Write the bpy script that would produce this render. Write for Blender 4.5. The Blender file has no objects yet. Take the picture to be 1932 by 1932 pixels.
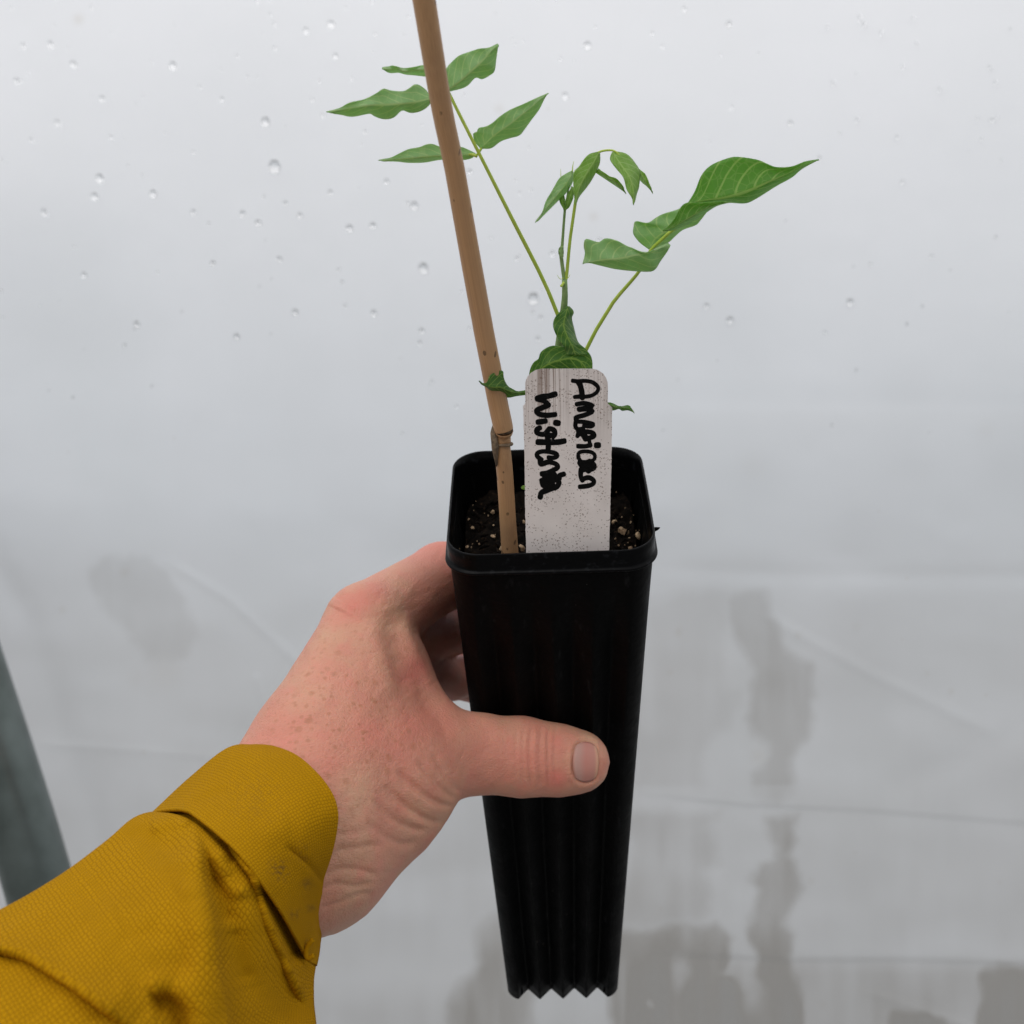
import bpy, bmesh, math, random
import numpy as np
from mathutils import Vector, Matrix
random.seed(7); rng = np.random.default_rng(7)
S = bpy.context.scene
COL = S.collection
# ---------------------------------------------------------------- camera, world, exposure
F, CX, CZ = 2300.0, 966.0, 1.30          # focal length in picture units (1932 wide), centre, eye height
cam = bpy.data.cameras.new('camera'); camo = bpy.data.objects.new('camera', cam); COL.objects.link(camo)
camo.location = (0, 0, CZ); camo.rotation_euler = (math.pi/2, 0, 0)
cam.sensor_width = 36; cam.lens = 36*F/1932; cam.clip_start = .01; cam.clip_end = 200
cam.dof.use_dof = True; cam.dof.focus_distance = .372; cam.dof.aperture_fstop = cam.lens/2.3
S.camera = camo
w = bpy.data.worlds.new('World'); S.world = w; w.use_nodes = True
n, l = w.node_tree.nodes, w.node_tree.links
bg = n['Background']
tc = n.new('ShaderNodeTexCoord'); sx = n.new('ShaderNodeSeparateXYZ'); l.new(tc.outputs['Generated'], sx.inputs[0])
rz = n.new('ShaderNodeValToRGB'); l.new(sx.outputs[2], rz.inputs[0])      # overcast sky: brighter overhead
e = rz.color_ramp.elements
e[0].position = 0; e[0].color = (.42, .46, .50, 1); e[1].position = 1; e[1].color = (1.66, 1.67, 1.68, 1)
m1 = e.new(.12) if hasattr(e, 'new') else None
m1.color = (.56, .60, .635, 1)
m2 = e.new(.38); m2.color = (1.22, 1.225, 1.25, 1)
mr = n.new('ShaderNodeMapRange'); l.new(sx.outputs[1], mr.inputs[0])
mr.inputs[1].default_value = -.4; mr.inputs[2].default_value = .5; mr.inputs[3].default_value = .60; mr.inputs[4].default_value = 1.0
mr.interpolation_type = 'SMOOTHSTEP'
mm = n.new('ShaderNodeMix'); mm.data_type = 'RGBA'; mm.blend_type = 'MULTIPLY'; mm.inputs[0].default_value = 1
l.new(rz.outputs[0], mm.inputs[6]); l.new(mr.outputs[0], mm.inputs[7]); l.new(mm.outputs[2], bg.inputs[0])
bg.inputs[1].default_value = 1.0
S.view_settings.view_transform = 'Standard'; S.view_settings.look = 'None'
S.view_settings.exposure = 0; S.view_settings.gamma = 1
S.cycles.max_bounces = 8; S.cycles.transparent_max_bounces = 16; S.cycles.caustics_reflective = False
# soft area lamp added as front fill (behind and above the photographer's left shoulder)
la = bpy.data.lights.new('front_fill', 'AREA'); la.shape = 'RECTANGLE'; la.size = 1.6; la.size_y = 1.2; la.energy = 12.0
la.color = (1, .98, .95)
lo = bpy.data.objects.new('front_fill', la); COL.objects.link(lo); lo.location = (-.8, -1.1, CZ+1.05)
lo.rotation_euler = (Vector((0, .4, CZ)) - lo.location).to_track_quat('-Z', 'Y').to_euler()

# ---------------------------------------------------------------- helpers
def at(px, py, Y):                        # point seen at (px,py) of the 1932 px picture, Y metres away
    return Vector(((px-CX)/F*Y, Y, CZ-(py-CX)/F*Y))
def aff(x0, y0, s):
    return lambda x, y: (x0+s*x, y0+s*y)
c1 = aff(586.9, 34.5, .25017); c2 = aff(966.7, 241.7, .32166); c3 = aff(863.1, 656, .21444)
c4 = aff(448.8, 966.7, .28592); c5 = aff(725, 1277.4, .25017); c6 = aff(0, 1346.5, .33953)
c7 = aff(1173.9, 966.7, .49978); c8 = aff(0, 897.6, .42888); c9 = aff(0, 0, 1)
def tag(o, label=None, cat=None, group=None, kind=None):
    if label: o['label'] = label
    if cat: o['category'] = cat
    if group: o['group'] = group
    if kind: o['kind'] = kind
    return o
def empty(name, loc=(0, 0, 0)):
    o = bpy.data.objects.new(name, None); COL.objects.link(o); o.location = loc; o.empty_display_size = .01; return o
def link(name, verts, faces, mat, parent=None, smooth=True, uv=None, mw=None):
    me = bpy.data.meshes.new(name)
    me.from_pydata([tuple(map(float, v)) for v in verts], [], [tuple(map(int, f)) for f in faces])
    if uv is not None:
        ul = me.uv_layers.new(name='UVMap')
        vi = np.empty(len(me.loops), np.int32); me.loops.foreach_get('vertex_index', vi)
        ul.data.foreach_set('uv', np.asarray(uv, np.float32)[vi].ravel())
    if smooth: me.polygons.foreach_set('use_smooth', [True]*len(me.polygons))
    me.update(); me.materials.append(mat)
    o = bpy.data.objects.new(name, me); COL.objects.link(o)
    if parent:
        o.parent = parent
        o.matrix_parent_inverse = parent_inv(parent)
    return o
def parent_inv(p):
    if p.type == 'MESH': return Matrix.Identity(4)      # built in world coordinates
    return Matrix.LocRotScale(p.location, p.rotation_euler, p.scale).inverted()
def grid_faces(nu, nv, closed_v=False, off=0):
    f = []
    for i in range(nu-1):
        for j in range(nv if closed_v else nv-1):
            j2 = (j+1) % nv
            f.append((off+i*nv+j, off+i*nv+j2, off+(i+1)*nv+j2, off+(i+1)*nv+j))
    return f
def cr(P, n_):                            # Catmull-Rom through points, resampled evenly by arc length
    P = np.asarray(P, float); A = np.vstack([2*P[0]-P[1], P, 2*P[-1]-P[-2]]); out = []
    for i in range(1, len(A)-2):
        t = np.linspace(0, 1, 12, endpoint=False)[:, None]
        p0, p1, p2, p3 = A[i-1:i+3]
        out.append(.5*((2*p1)+(-p0+p2)*t+(2*p0-5*p1+4*p2-p3)*t*t+(-p0+3*p1-3*p2+p3)*t**3))
    out = np.vstack(out+[P[-1:]])
    s = np.r_[0, np.cumsum(np.linalg.norm(np.diff(out, axis=0), axis=1))]
    q = np.linspace(0, s[-1], n_)
    return np.stack([np.interp(q, s, out[:, k]) for k in range(out.shape[1])], 1)
def tube(path, rad, seg=14, caps=True):   # path Nx3, rad N -> verts, faces
    path = np.asarray(path, float); rad = np.broadcast_to(np.asarray(rad, float), (len(path),))
    V = []; up = np.array([0, 0, 1.])
    T = np.gradient(path, axis=0); T /= np.linalg.norm(T, axis=1)[:, None]
    a = np.cross(T[0], up); 
    if np.linalg.norm(a) < .1: a = np.cross(T[0], [0, 1, 0])
    a /= np.linalg.norm(a)
    for i in range(len(path)):
        a = a-T[i]*a.dot(T[i]); a /= np.linalg.norm(a); b = np.cross(T[i], a)
        for k in range(seg):
            an = 2*math.pi*k/seg
            V.append(path[i]+rad[i]*(math.cos(an)*a+math.sin(an)*b))
    Fc = grid_faces(len(path), seg, True)
    if caps:
        V.append(path[0]); V.append(path[-1]); q = len(V)
        for k in range(seg):
            Fc.append((q-2, (k+1) % seg, k)); o_ = (len(path)-1)*seg; Fc.append((q-1, o_+k, o_+(k+1) % seg))
    return V, Fc
def merge(parts):
    V, Fc = [], []
    for v, f in parts:
        o = len(V); V += list(v); Fc += [tuple(o+i for i in q) for q in f]
    return V, Fc
def poly_dist(Q, P):                      # Q Mx2 -> distance, signed side, position along polyline P
    P = np.asarray(P, float); best = np.full(len(Q), 1e9); side = np.zeros(len(Q)); along = np.zeros(len(Q))
    L = np.r_[0, np.cumsum(np.linalg.norm(np.diff(P, axis=0), axis=1))]
    for i in range(len(P)-1):
        a, b = P[i], P[i+1]; d = b-a; L2 = d@d
        t = np.clip(((Q-a)@d)/L2, 0, 1); c = a+t[:, None]*d; r = Q-c; dist = np.hypot(r[:, 0], r[:, 1])
        m = dist < best; best[m] = dist[m]
        side[m] = np.sign(d[0]*(Q-a)[m, 1]-d[1]*(Q-a)[m, 0]); along[m] = (L[i]+t[m]*math.sqrt(L2))/L[-1]
    return best, side, along
def inside(Q, P):
    P = np.asarray(P, float); x, y = Q[:, 0], Q[:, 1]; r = np.zeros(len(Q), bool); j = len(P)-1
    for i in range(len(P)):
        xi, yi = P[i]; xj, yj = P[j]
        with np.errstate(divide='ignore', invalid='ignore'):
            c = ((yi > y) != (yj > y)) & (x < (xj-xi)*(y-yi)/(yj-yi+1e-12)+xi)
        r ^= c; j = i
    return r
def proj(V):
    V = np.asarray(V, float); return np.stack([CX+F*V[:, 0]/V[:, 1], CX-F*(V[:, 2]-CZ)/V[:, 1]], 1)
def noise2(x, y, sc, seed=0):             # smooth value noise
    r = np.random.default_rng(seed).random((64, 64)); x = x/sc; y = y/sc
    xi = np.floor(x).astype(int); yi = np.floor(y).astype(int); fx = x-xi; fy = y-yi
    fx = fx*fx*(3-2*fx); fy = fy*fy*(3-2*fy); g = lambda a, b: r[a % 64, b % 64]
    return (g(xi, yi)*(1-fx)+g(xi+1, yi)*fx)*(1-fy)+(g(xi, yi+1)*(1-fx)+g(xi+1, yi+1)*fx)*fy-.5

# ---------------------------------------------------------------- materials
class M:
    def __init__(s, name):
        s.m = bpy.data.materials.new(name); s.m.use_nodes = True; s.n = s.m.node_tree.nodes; s.l = s.m.node_tree.links
        s.b = s.n['Principled BSDF']; s.out = s.n['Material Output']
    def __call__(s, typ, **kw):
        q = s.n.new('ShaderNode'+typ)
        for k, v in kw.items():
            if k.startswith('i_'):
                k = k[2:]; k = int(k) if k.isdigit() else k.replace('_', ' ')
                if hasattr(v, 'links') or isinstance(v, bpy.types.NodeSocket): s.l.new(v, q.inputs[k])
                else: q.inputs[k].default_value = v
            else: setattr(q, k, v)
        return q
    def coord(s, k='Object'): return s('TexCoord').outputs[k]
    def noise(s, sc, det=3, vec=None, rough=.5):
        return s('TexNoise', i_Vector=vec or s.coord(), i_Scale=sc, i_Detail=det, i_Roughness=rough).outputs[0]
    def ramp(s, fac, stops):
        q = s('ValToRGB', i_0=fac); E_ = q.color_ramp.elements
        while len(E_) < len(stops): E_.new(.5)
        for e_, (p, c) in zip(E_, stops):
            e_.position = p; e_.color = (*(c if hasattr(c, '__len__') else (c, c, c)), 1)
        return q.outputs[0]
    def mix(s, f, a, b, blend='MIX'):
        q = s('Mix', data_type='RGBA', blend_type=blend)
        for i, v in ((0, f), (6, a), (7, b)):
            if isinstance(v, bpy.types.NodeSocket): s.l.new(v, q.inputs[i])
            else: q.inputs[i].default_value = v if i == 0 else (*v, 1)
        return q.outputs[2]
    def math(s, op, a, b=0.0, c=0.0, clamp=False):
        q = s('Math', operation=op, use_clamp=clamp)
        for i, v in enumerate((a, b, c)):
            if isinstance(v, bpy.types.NodeSocket): s.l.new(v, q.inputs[i])
            else: q.inputs[i].default_value = v
        return q.outputs[0]
    def bump(s, h, st, dist, nrm=None):
        q = s('Bump', i_Strength=st, i_Distance=dist, i_Height=h)
        if nrm: s.l.new(nrm, q.inputs['Normal'])
        return q.outputs[0]
    def set(s, **kw):
        for k, v in kw.items():
            k = k.replace('_', ' ')
            if isinstance(v, bpy.types.NodeSocket): s.l.new(v, s.b.inputs[k])
            else: s.b.inputs[k].default_value = (*v, 1) if hasattr(v, '__len__') and len(v) == 3 and 'Radius' not in k else v
        return s

# greenhouse film: half-clear plastic, clearer where wet
mf = M('film_plastic')
wet = mf('Attribute', attribute_name='wet').outputs['Fac']  # wet patches, plus shading painted darker towards the bottom
dirt = mf('Attribute', attribute_name='dirt').outputs['Fac']
cv = mf.coord()
streak = mf('Mapping', i_Vector=cv, i_Scale=(1, 1, .25)).outputs[0]
nb = mf.noise(9, 4, streak); nfine = mf.noise(60, 3, cv)
spk = mf('TexVoronoi', i_Vector=cv, i_Scale=26.0).outputs['Distance']
speck = mf.math('LESS_THAN', spk, .035)
colr = mf.mix(mf.ramp(nb, [(.35, 0), (.7, 1)]), (.875, .885, .91), (.825, .84, .86))
colr = mf.mix(mf.math('MULTIPLY', dirt, 1.0), colr, (.62, .57, .50))
colr = mf.mix(mf.math('MULTIPLY', wet, 1.15, clamp=True), colr, (.36, .32, .275))
colr = mf.mix(mf.math('MULTIPLY', speck, .22), colr, (.45, .36, .26))
bmp = mf.bump(mf.math('ADD', nfine, mf.math('MULTIPLY', nb, 3.0)), .25, .002)
tr = mf('BsdfTranslucent', i_Color=colr, i_Normal=bmp)
df = mf('BsdfDiffuse', i_Color=colr, i_Normal=bmp)
gl = mf('BsdfGlossy', i_Roughness=.32, i_Color=(1, 1, 1, 1), i_Normal=bmp)
tp = mf('BsdfRefraction', i_Color=(.95, .94, .945, 1), i_Roughness=.55, i_IOR=1.22)
mx1 = mf('MixShader', i_0=.30, i_1=tr.outputs[0], i_2=df.outputs[0])
clr = mf.math('ADD', mf.math('MULTIPLY', wet, .35), .33)
mx2 = mf('MixShader', i_0=clr, i_1=mx1.outputs[0], i_2=tp.outputs[0])
clear = mf('BsdfTransparent')
mx2 = mf('MixShader', i_0=mf.math('MULTIPLY', mf('Attribute', attribute_name='clear').outputs['Fac'], .42), i_1=mx2.outputs[0], i_2=clear.outputs[0])
mx3 = mf('MixShader', i_0=mf('Fresnel', i_IOR=1.35).outputs[0], i_1=mx2.outputs[0], i_2=gl.outputs[0])
mf.l.new(mx3.outputs[0], mf.out.inputs[0]); FILM = mf.m

md = M('drop_water'); md.set(Base_Color=(1, 1, 1), Roughness=.04, IOR=1.33, Transmission_Weight=1.0); WATER = md.m

mg = M('ground_soil'); g_ = mg.noise(6, 6); mg.set(Base_Color=mg.ramp(g_, [(.3, (.15, .15, .145)), (.7, (.25, .255, .25))]), Roughness=.95); GROUND = mg.m

mp = M('steel_pipe'); mp.set(Base_Color=mp.ramp(mp.noise(30, 4), [(.3, (.11, .13, .12)), (.7, (.18, .21, .20))]), Metallic=.85, Roughness=.34); PIPE = mp.m

mk = M('black_plastic')
sc_ = mk.ramp(mk.noise(420, 5, mk('Mapping', i_Vector=mk.coord(), i_Scale=(1, 1, .3)).outputs[0]), [(.62, 0), (.74, 1)])
dots = mk.math('LESS_THAN', mk('TexVoronoi', i_Vector=mk.coord(), i_Scale=110.0).outputs['Distance'], .045)
pc = mk.mix(mk.math('MULTIPLY', sc_, .6), (.0012, .0012, .0014), (.015, .015, .016))
pc = mk.mix(mk.math('MULTIPLY', dots, .5), pc, (.12, .11, .10))
mk.set(Base_Color=pc, Roughness=mk.ramp(mk.noise(90, 3), [(.3, .42), (.7, .6)]), Specular_IOR_Level=.08,
       Normal=mk.bump(mk.noise(500, 4), .25, .0006)); BLACK = mk.m
mr_ = M('rim_plastic'); mr_.set(Base_Color=mr_.mix(mr_.ramp(mr_.noise(500, 5), [(.6, 0), (.7, .5)]), (.002, .002, .0024), (.02, .021, .024)), Roughness=.30, Specular_IOR_Level=.10, Normal=mr_.bump(mr_.noise(300, 4), .3, .0006)); RIMM = mr_.m

ms = M('soil_dark'); sn = ms.noise(260, 6)
fib = ms.ramp(ms.noise(900, 3), [(.62, 0), (.72, 1)])
ms.set(Base_Color=ms.mix(fib, ms.ramp(sn, [(.3, (.0018, .0014, .0011)), (.75, (.009, .0058, .004))]), (.03, .017, .009)), Roughness=.9, Specular_IOR_Level=.08); SOIL = ms.m
mq = M('perlite'); mq.set(Base_Color=mq.ramp(mq.noise(350, 4), [(.35, (.20, .125, .07)), (.6, (.52, .37, .23))]), Roughness=.9,
       Normal=mq.bump(mq.noise(900, 3), .6, .0006)); PERL = mq.m

mb = M('bamboo'); bc = mb('Mapping', i_Vector=mb.coord('UV'), i_Scale=(130, 5, 1)).outputs[0]
fibre = mb.noise(3.2, 4, bc); blot = mb.noise(55, 4)
bcol = mb.ramp(fibre, [(.25, (.43, .235, .115)), (.75, (.56, .325, .165))])
bcol = mb.mix(mb.ramp(blot, [(.45, 0), (.8, .45)]), bcol, (.33, .20, .12))
sp1 = mb('TexVoronoi', i_Vector=mb('Mapping', i_Vector=mb.coord(), i_Scale=(1, 1, .45)).outputs[0], i_Scale=300.0).outputs['Distance']
spots = mb.math('MULTIPLY', mb.math('LESS_THAN', sp1, .16), mb.ramp(mb.noise(120, 3), [(.47, 0), (.52, 1)]))
bcol = mb.mix(mb.math('MULTIPLY', spots, .65), bcol, (.05, .03, .02))
mb.set(Base_Color=bcol, Roughness=.42, Specular_IOR_Level=.35, Normal=mb.bump(fibre, .12, .0005)); BAMBOO = mb.m
mn = M('bamboo_node'); mn.set(Base_Color=mn.ramp(mn.noise(700, 4), [(.35, (.10, .07, .045)), (.7, (.27, .19, .12))]), Roughness=.85, Normal=mn.bump(mn.noise(900, 3), .6, .0005)); NODE = mn.m

mt = M('tag_plastic'); tco = mt.coord('UV')
stk = mt.noise(1, 5, mt('Mapping', i_Vector=tco, i_Scale=(48, 1.6, 1)).outputs[0], .6)
topm = mt.ramp(mt('SeparateXYZ', i_0=tco).outputs[1], [(.60, 0), (.80, 1)])
stain = mt.math('MULTIPLY', mt.ramp(stk, [(.47, 0), (.60, 1)]), topm)
lefty = mt.ramp(mt('SeparateXYZ', i_0=tco).outputs[0], [(.12, .35), (.22, 1), (.40, 1), (.46, .3)])
stain = mt.math('MULTIPLY', stain, lefty)
fl = mt.noise(1, 2, mt('Mapping', i_Vector=tco, i_Scale=(42, 90, 1)).outputs[0], .6)
fl2 = mt.noise(1, 2, mt('Mapping', i_Vector=tco, i_Scale=(4, 9, 1), i_Location=(3, 5, 0)).outputs[0], .6)
fleck = mt.math('MULTIPLY', mt.ramp(fl, [(.605, 0), (.645, 1)]), mt.ramp(fl2, [(.45, .0), (.56, 1)]))
vr = mt('TexVoronoi', voronoi_dimensions='2D', i_Vector=mt('Mapping', i_Vector=tco, i_Scale=(26, 54, 1)).outputs[0], i_Scale=1.0)
dotm = mt.math('MULTIPLY', mt.math('MULTIPLY', mt.math('LESS_THAN', vr.outputs['Distance'], .17), mt.math('GREATER_THAN', mt.math('ADD', mt('SeparateColor', i_0=vr.outputs['Color']).outputs[0], mt.math('MULTIPLY', fl2, 1.4)), 1.42)), .62)
tcol = mt.mix(mt.ramp(mt.noise(1, 2, mt('Mapping', i_Vector=tco, i_Scale=(3, 5, 1)).outputs[0]), [(.3, 0), (.7, 1)]), (.80, .72, .69), (.90, .815, .785))
tcol = mt.mix(mt.math('MULTIPLY', stain, .8), tcol, (.24, .15, .11))
tcol = mt.mix(mt.math('MULTIPLY', fleck, .85), tcol, (.20, .12, .085))
tcol = mt.mix(dotm, tcol, (.17, .11, .08))
mt.set(Base_Color=tcol, Roughness=.5, Specular_IOR_Level=.25, Normal=mt.bump(mt.noise(1500, 2), .1, .0003)); TAGM = mt.m
mi = M('marker_ink'); ink = mi.noise(900, 4)
mi.set(Base_Color=mi.ramp(ink, [(.66, (.003, .003, .003)), (.76, (.05, .045, .045))]), Roughness=.4, Specular_IOR_Level=.12); INK = mi.m

def leaf_mat(name, base, vein, sheen, trans):
    m = M(name); uv = m.coord('UV'); sp = m('SeparateXYZ', i_0=uv)
    u, v = sp.outputs[0], m.math('ABSOLUTE', m.math('SUBTRACT', sp.outputs[1], .5))
    mid = m.math('LESS_THAN', v, .03)
    wob = m.math('MULTIPLY', m.noise(180, 2), .16)
    ph = m.math('ADD', m.math('SUBTRACT', m.math('MULTIPLY', u, 7.0), m.math('MULTIPLY', m.math('POWER', v, 1.3), 5.0)), wob)
    sec = m.math('LESS_THAN', m.math('ABSOLUTE', m.math('SUBTRACT', m.math('FRACT', ph), .5)), .065)
    vo = m('TexVoronoi', feature='DISTANCE_TO_EDGE', i_Vector=m.coord(), i_Scale=330.0).outputs['Distance']
    ter = m.math('MULTIPLY', m.math('LESS_THAN', vo, .04), .35)
    vn = m.math('MAXIMUM', m.math('MAXIMUM', mid, sec), ter)
    col = m.mix(m.ramp(m.noise(90, 4), [(.3, 0), (.7, 1)]), base, tuple(c*1.14 for c in base))
    col = m.mix(m.math('MULTIPLY', vn, .6), col, vein)
    bm_ = m.bump(m.math('SUBTRACT', m.noise(600, 3), vn), .35, .0004)
    m.set(Base_Color=col, Roughness=.5, Specular_IOR_Level=sheen, Sheen_Weight=.25, Sheen_Roughness=.4, Normal=bm_)
    t = m('BsdfTranslucent', i_Color=m.mix(m.math('MULTIPLY', vn, .6), tuple(trans), (.60, .75, .20)), i_Normal=bm_)
    mxx = m('MixShader', i_0=.50, i_1=m.b.outputs[0], i_2=t.outputs[0]); m.l.new(mxx.outputs[0], m.out.inputs[0]); return m.m
LEAF_P = leaf_mat('leaf_pale', (.37, .54, .28), (.80, .90, .52), .5, (.45, .74, .24))
LEAF_D = leaf_mat('leaf_dark', (.10, .22, .05), (.42, .58, .12), .35, (.16, .38, .035))
LEAF_Y = leaf_mat('leaf_young', (.24, .42, .08), (.60, .76, .30), .4, (.42, .66, .08))
LEAF_R = leaf_mat('leaf_large', (.17, .355, .075), (.60, .76, .28), .4, (.30, .62, .06))
mst = M('stem_green'); mst.set(Base_Color=mst.ramp(mst.noise(300, 3), [(.3, (.42, .56, .06)), (.7, (.52, .64, .10))]), Roughness=.5, Subsurface_Weight=.2, Subsurface_Radius=(.001, .001, .0005)); STEM = mst.m
mst = M('stem_woody'); mst.set(Base_Color=mst.ramp(mst.noise(400, 3), [(.3, (.19, .31, .10)), (.7, (.28, .40, .16))]), Roughness=.6); STEM2 = mst.m

mh = M('skin'); co = mh.coord()
n1 = mh.noise(34, 5, co); n2 = mh.noise(70, 4, co); n3 = mh.noise(9, 3, co)
red = mh('Attribute', attribute_name='red').outputs['Fac']
frk = mh('Attribute', attribute_name='frk').outputs['Fac']
sk = mh.mix(mh.ramp(n1, [(.32, 0), (.68, 1)]), (.65, .375, .24), (.70, .29, .205))
sk = mh.mix(mh.math('MULTIPLY', red, .8), sk, (.72, .21, .165))
sk = mh.mix(mh.ramp(mh.noise(160, 4, co), [(.5, 0), (.72, .45)]), sk, (.74, .25, .19))
sk = mh.mix(mh.ramp(n2, [(.42, 0), (.72, .45)]), sk, (.62, .24, .17))
def frecks(scale, thr, lo_, amt):
    vv = mh('TexVoronoi', i_Vector=mh.mix(.0006, co, mh('TexNoise', i_Vector=co, i_Scale=500.0).outputs['Color'], 'ADD'), i_Scale=scale)
    m_ = mh.ramp(vv.outputs['Distance'], [(thr*.45, 1), (thr, 0)])
    cs = mh('SeparateColor', i_0=vv.outputs['Color']).outputs[0]
    k = mh.math('GREATER_THAN', cs, lo_)
    return mh.math('MULTIPLY', mh.math('MULTIPLY', m_, k), mh.math('MULTIPLY', frk, amt))
sk = mh.mix(frecks(175., .27, .30, .75), sk, (.47, .19, .10))
sk = mh.mix(frecks(340., .32, .30, .65), sk, (.48, .19, .10))
sk = mh.mix(frecks(620., .34, .45, .5), sk, (.52, .20, .12))
fineb = mh.noise(1500, 3, co); lines = mh('TexVoronoi', feature='DISTANCE_TO_EDGE', i_Vector=mh('Mapping', i_Vector=co, i_Rotation=(0, .6, 0), i_Scale=(1, 1, 2.2)).outputs[0], i_Scale=520.).outputs['Distance']
hb = mh.math('ADD', mh.math('MULTIPLY', fineb, .5), mh.math('MINIMUM', lines, .12))
mh.set(Base_Color=sk, Roughness=.48, Specular_IOR_Level=.4, Subsurface_Weight=.35, Subsurface_Radius=(.006, .002, .001), Subsurface_Scale=.5,
       Normal=mh.bump(hb, .6, .0010)); SKIN = mh.m
mnl = M('nail'); mnl.set(Base_Color=mnl.ramp(mnl('SeparateXYZ', i_0=mnl.coord('UV')).outputs[0], [(.0, (.56, .27, .21)), (.12, (.55, .32, .27)), (.24, (.55, .31, .26)), (.52, (.56, .245, .20)), (.84, (.56, .26, .21)), (.97, (.68, .38, .25))]), Roughness=.45, Specular_IOR_Level=.25, Subsurface_Weight=.2, Subsurface_Radius=(.003, .001, .001),
       Normal=mnl.bump(mnl.noise(1, 2, mnl('Mapping', i_Vector=mnl.coord('UV'), i_Scale=(1, 30, 1)).outputs[0]), .15, .0003)); NAIL = mnl.m

mc = M('jacket_cloth'); uvc = mc.coord('UV')
ged = mc('TexVoronoi', voronoi_dimensions='2D', feature='DISTANCE_TO_EDGE', i_Vector=uvc, i_Scale=1.0, i_Randomness=.42).outputs['Distance']
ccol = mc.mix(mc.ramp(ged, [(.0, 1), (.16, 0)]), (.47, .235, .003), (.27, .125, .002))
ccol = mc.mix(mc.ramp(mc.noise(30, 4), [(.4, 0), (.75, .5)]), ccol, (.33, .16, .003))
ccol = mc.mix(mc('Attribute', attribute_name='dirt').outputs['Fac'], ccol, (.05, .035, .03))
mc.set(Base_Color=ccol, Roughness=.85, Specular_IOR_Level=.05,
       Normal=mc.bump(mc.math('ADD', mc.ramp(ged, [(0, 0), (.3, 1)]), mc.math('MULTIPLY', mc.noise(900, 3), .9)), .35, .0005)); CLOTH = mc.m

# ---------------------------------------------------------------- setting: ground, film wall, hoop pipe
gv = [(-30, -30, 0), (30, -30, 0), (30, 60, 0), (-30, 60, 0)]
tag(link('ground', gv, [(0, 1, 2, 3)], GROUND, smooth=False), kind='structure')

def film_y(X, Z):                         # the hoop house wall: upright below, leaning in overhead
    z = Z-CZ
    y = 1.02-.30*np.clip(z+.45, 0, 9)**2*.62
    return y
fx = np.r_[np.linspace(-2.2, -.50, 27, endpoint=False), np.linspace(-.50, .50, 900), np.linspace(.50, 2.2, 27)[1:]]
fz = np.r_[np.linspace(.02, CZ-.56, 16, endpoint=False), np.linspace(CZ-.56, CZ+.02, 300, endpoint=False), np.linspace(CZ+.02, CZ+.46, 430), np.linspace(CZ+.46, 2.5, 20)[1:]]
X, Z = np.meshgrid(fx, fz); X = X.ravel(); Z = Z.ravel(); Y = film_y(X, Z)
Q = proj(np.stack([X, Y, Z], 1)); px, py = Q[:, 0], Q[:, 1]
# soft sagging and creases
Y = Y+.010*noise2(px, py*1.2, 420, 1)+.0022*noise2(px+py*.3, py*2, 190, 2)*np.clip((py-500)/500, .15, 1)+.0003*noise2(px, py, 45, 3)
def crease(pts, amp, wdt, kind='ridge'):
    global Y
    d, sd, al = poly_dist(Q, pts); fade = np.clip(np.minimum(al, 1-al)*8, 0, 1)
    amp *= .22; wdt *= .7
    if kind == 'ridge': Y = Y-amp*np.exp(-(d/wdt)**2)*fade
    else: Y = Y-amp*np.where(sd > 0, np.exp(-d/wdt/3), np.exp(-(d/(wdt*.22))**2))*fade
crease([(1190, 1500), (1400, 1522), (1640, 1535), (2050, 1565)], .0045, 30, 'step')
crease([(1200, 1070), (1500, 1085), (2050, 1088)], .0035, 26)
crease([(1420, 1150), (1640, 1270), (1890, 1390)], -.003, 16)
crease([(1640, 1500), (1800, 1440), (2050, 1330)], .006, 45)
crease([(1220, 1800), (1500, 1815), (2050, 1822)], .006, 26, 'step')
crease([(1630, 1870), (1760, 1915), (1900, 1960)], -.003, 12)
crease([(300, 1050), (430, 1130), (560, 1250), (640, 1330)], -.003, 14)
crease([(60, 1400), (300, 1420), (520, 1440)], -.0025, 12)
crease([(480, 1270), (500, 1340)], -.003, 12)
crease([(900, 760), (1400, 755), (2050, 770)], .003, 40)
crease([(-100, 930), (60, 1180), (180, 1560), (260, 1800)], .010, 42)
V = np.stack([X, Y, Z], 1)
fm = bpy.data.meshes.new('plastic_film'); nx, nz = len(fx), len(fz)
ii = (np.arange(nz-1)[:, None]*nx+np.arange(nx-1)).ravel()
FF = np.stack([ii, ii+1, ii+1+nx, ii+nx], 1)
def np_mesh(me, V, FF, smooth=True):
    me.vertices.add(len(V)); me.vertices.foreach_set('co', V.astype(np.float32).ravel())
    me.loops.add(FF.size); me.loops.foreach_set('vertex_index', FF.astype(np.int32).ravel())
    k = FF.shape[1]; me.polygons.add(len(FF))
    me.polygons.foreach_set('loop_start', np.arange(0, FF.size, k, dtype=np.int32))
    me.polygons.foreach_set('use_smooth', np.full(len(FF), smooth)); me.update(calc_edges=True); me.validate()
np_mesh(fm, V, FF)
qx = px+14*noise2(px, py, 34, 5)+6*noise2(px, py, 13, 6); qy = py+14*noise2(px, py, 34, 7)+6*noise2(px, py, 13, 8)
QW = np.stack([qx, qy], 1)
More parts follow.
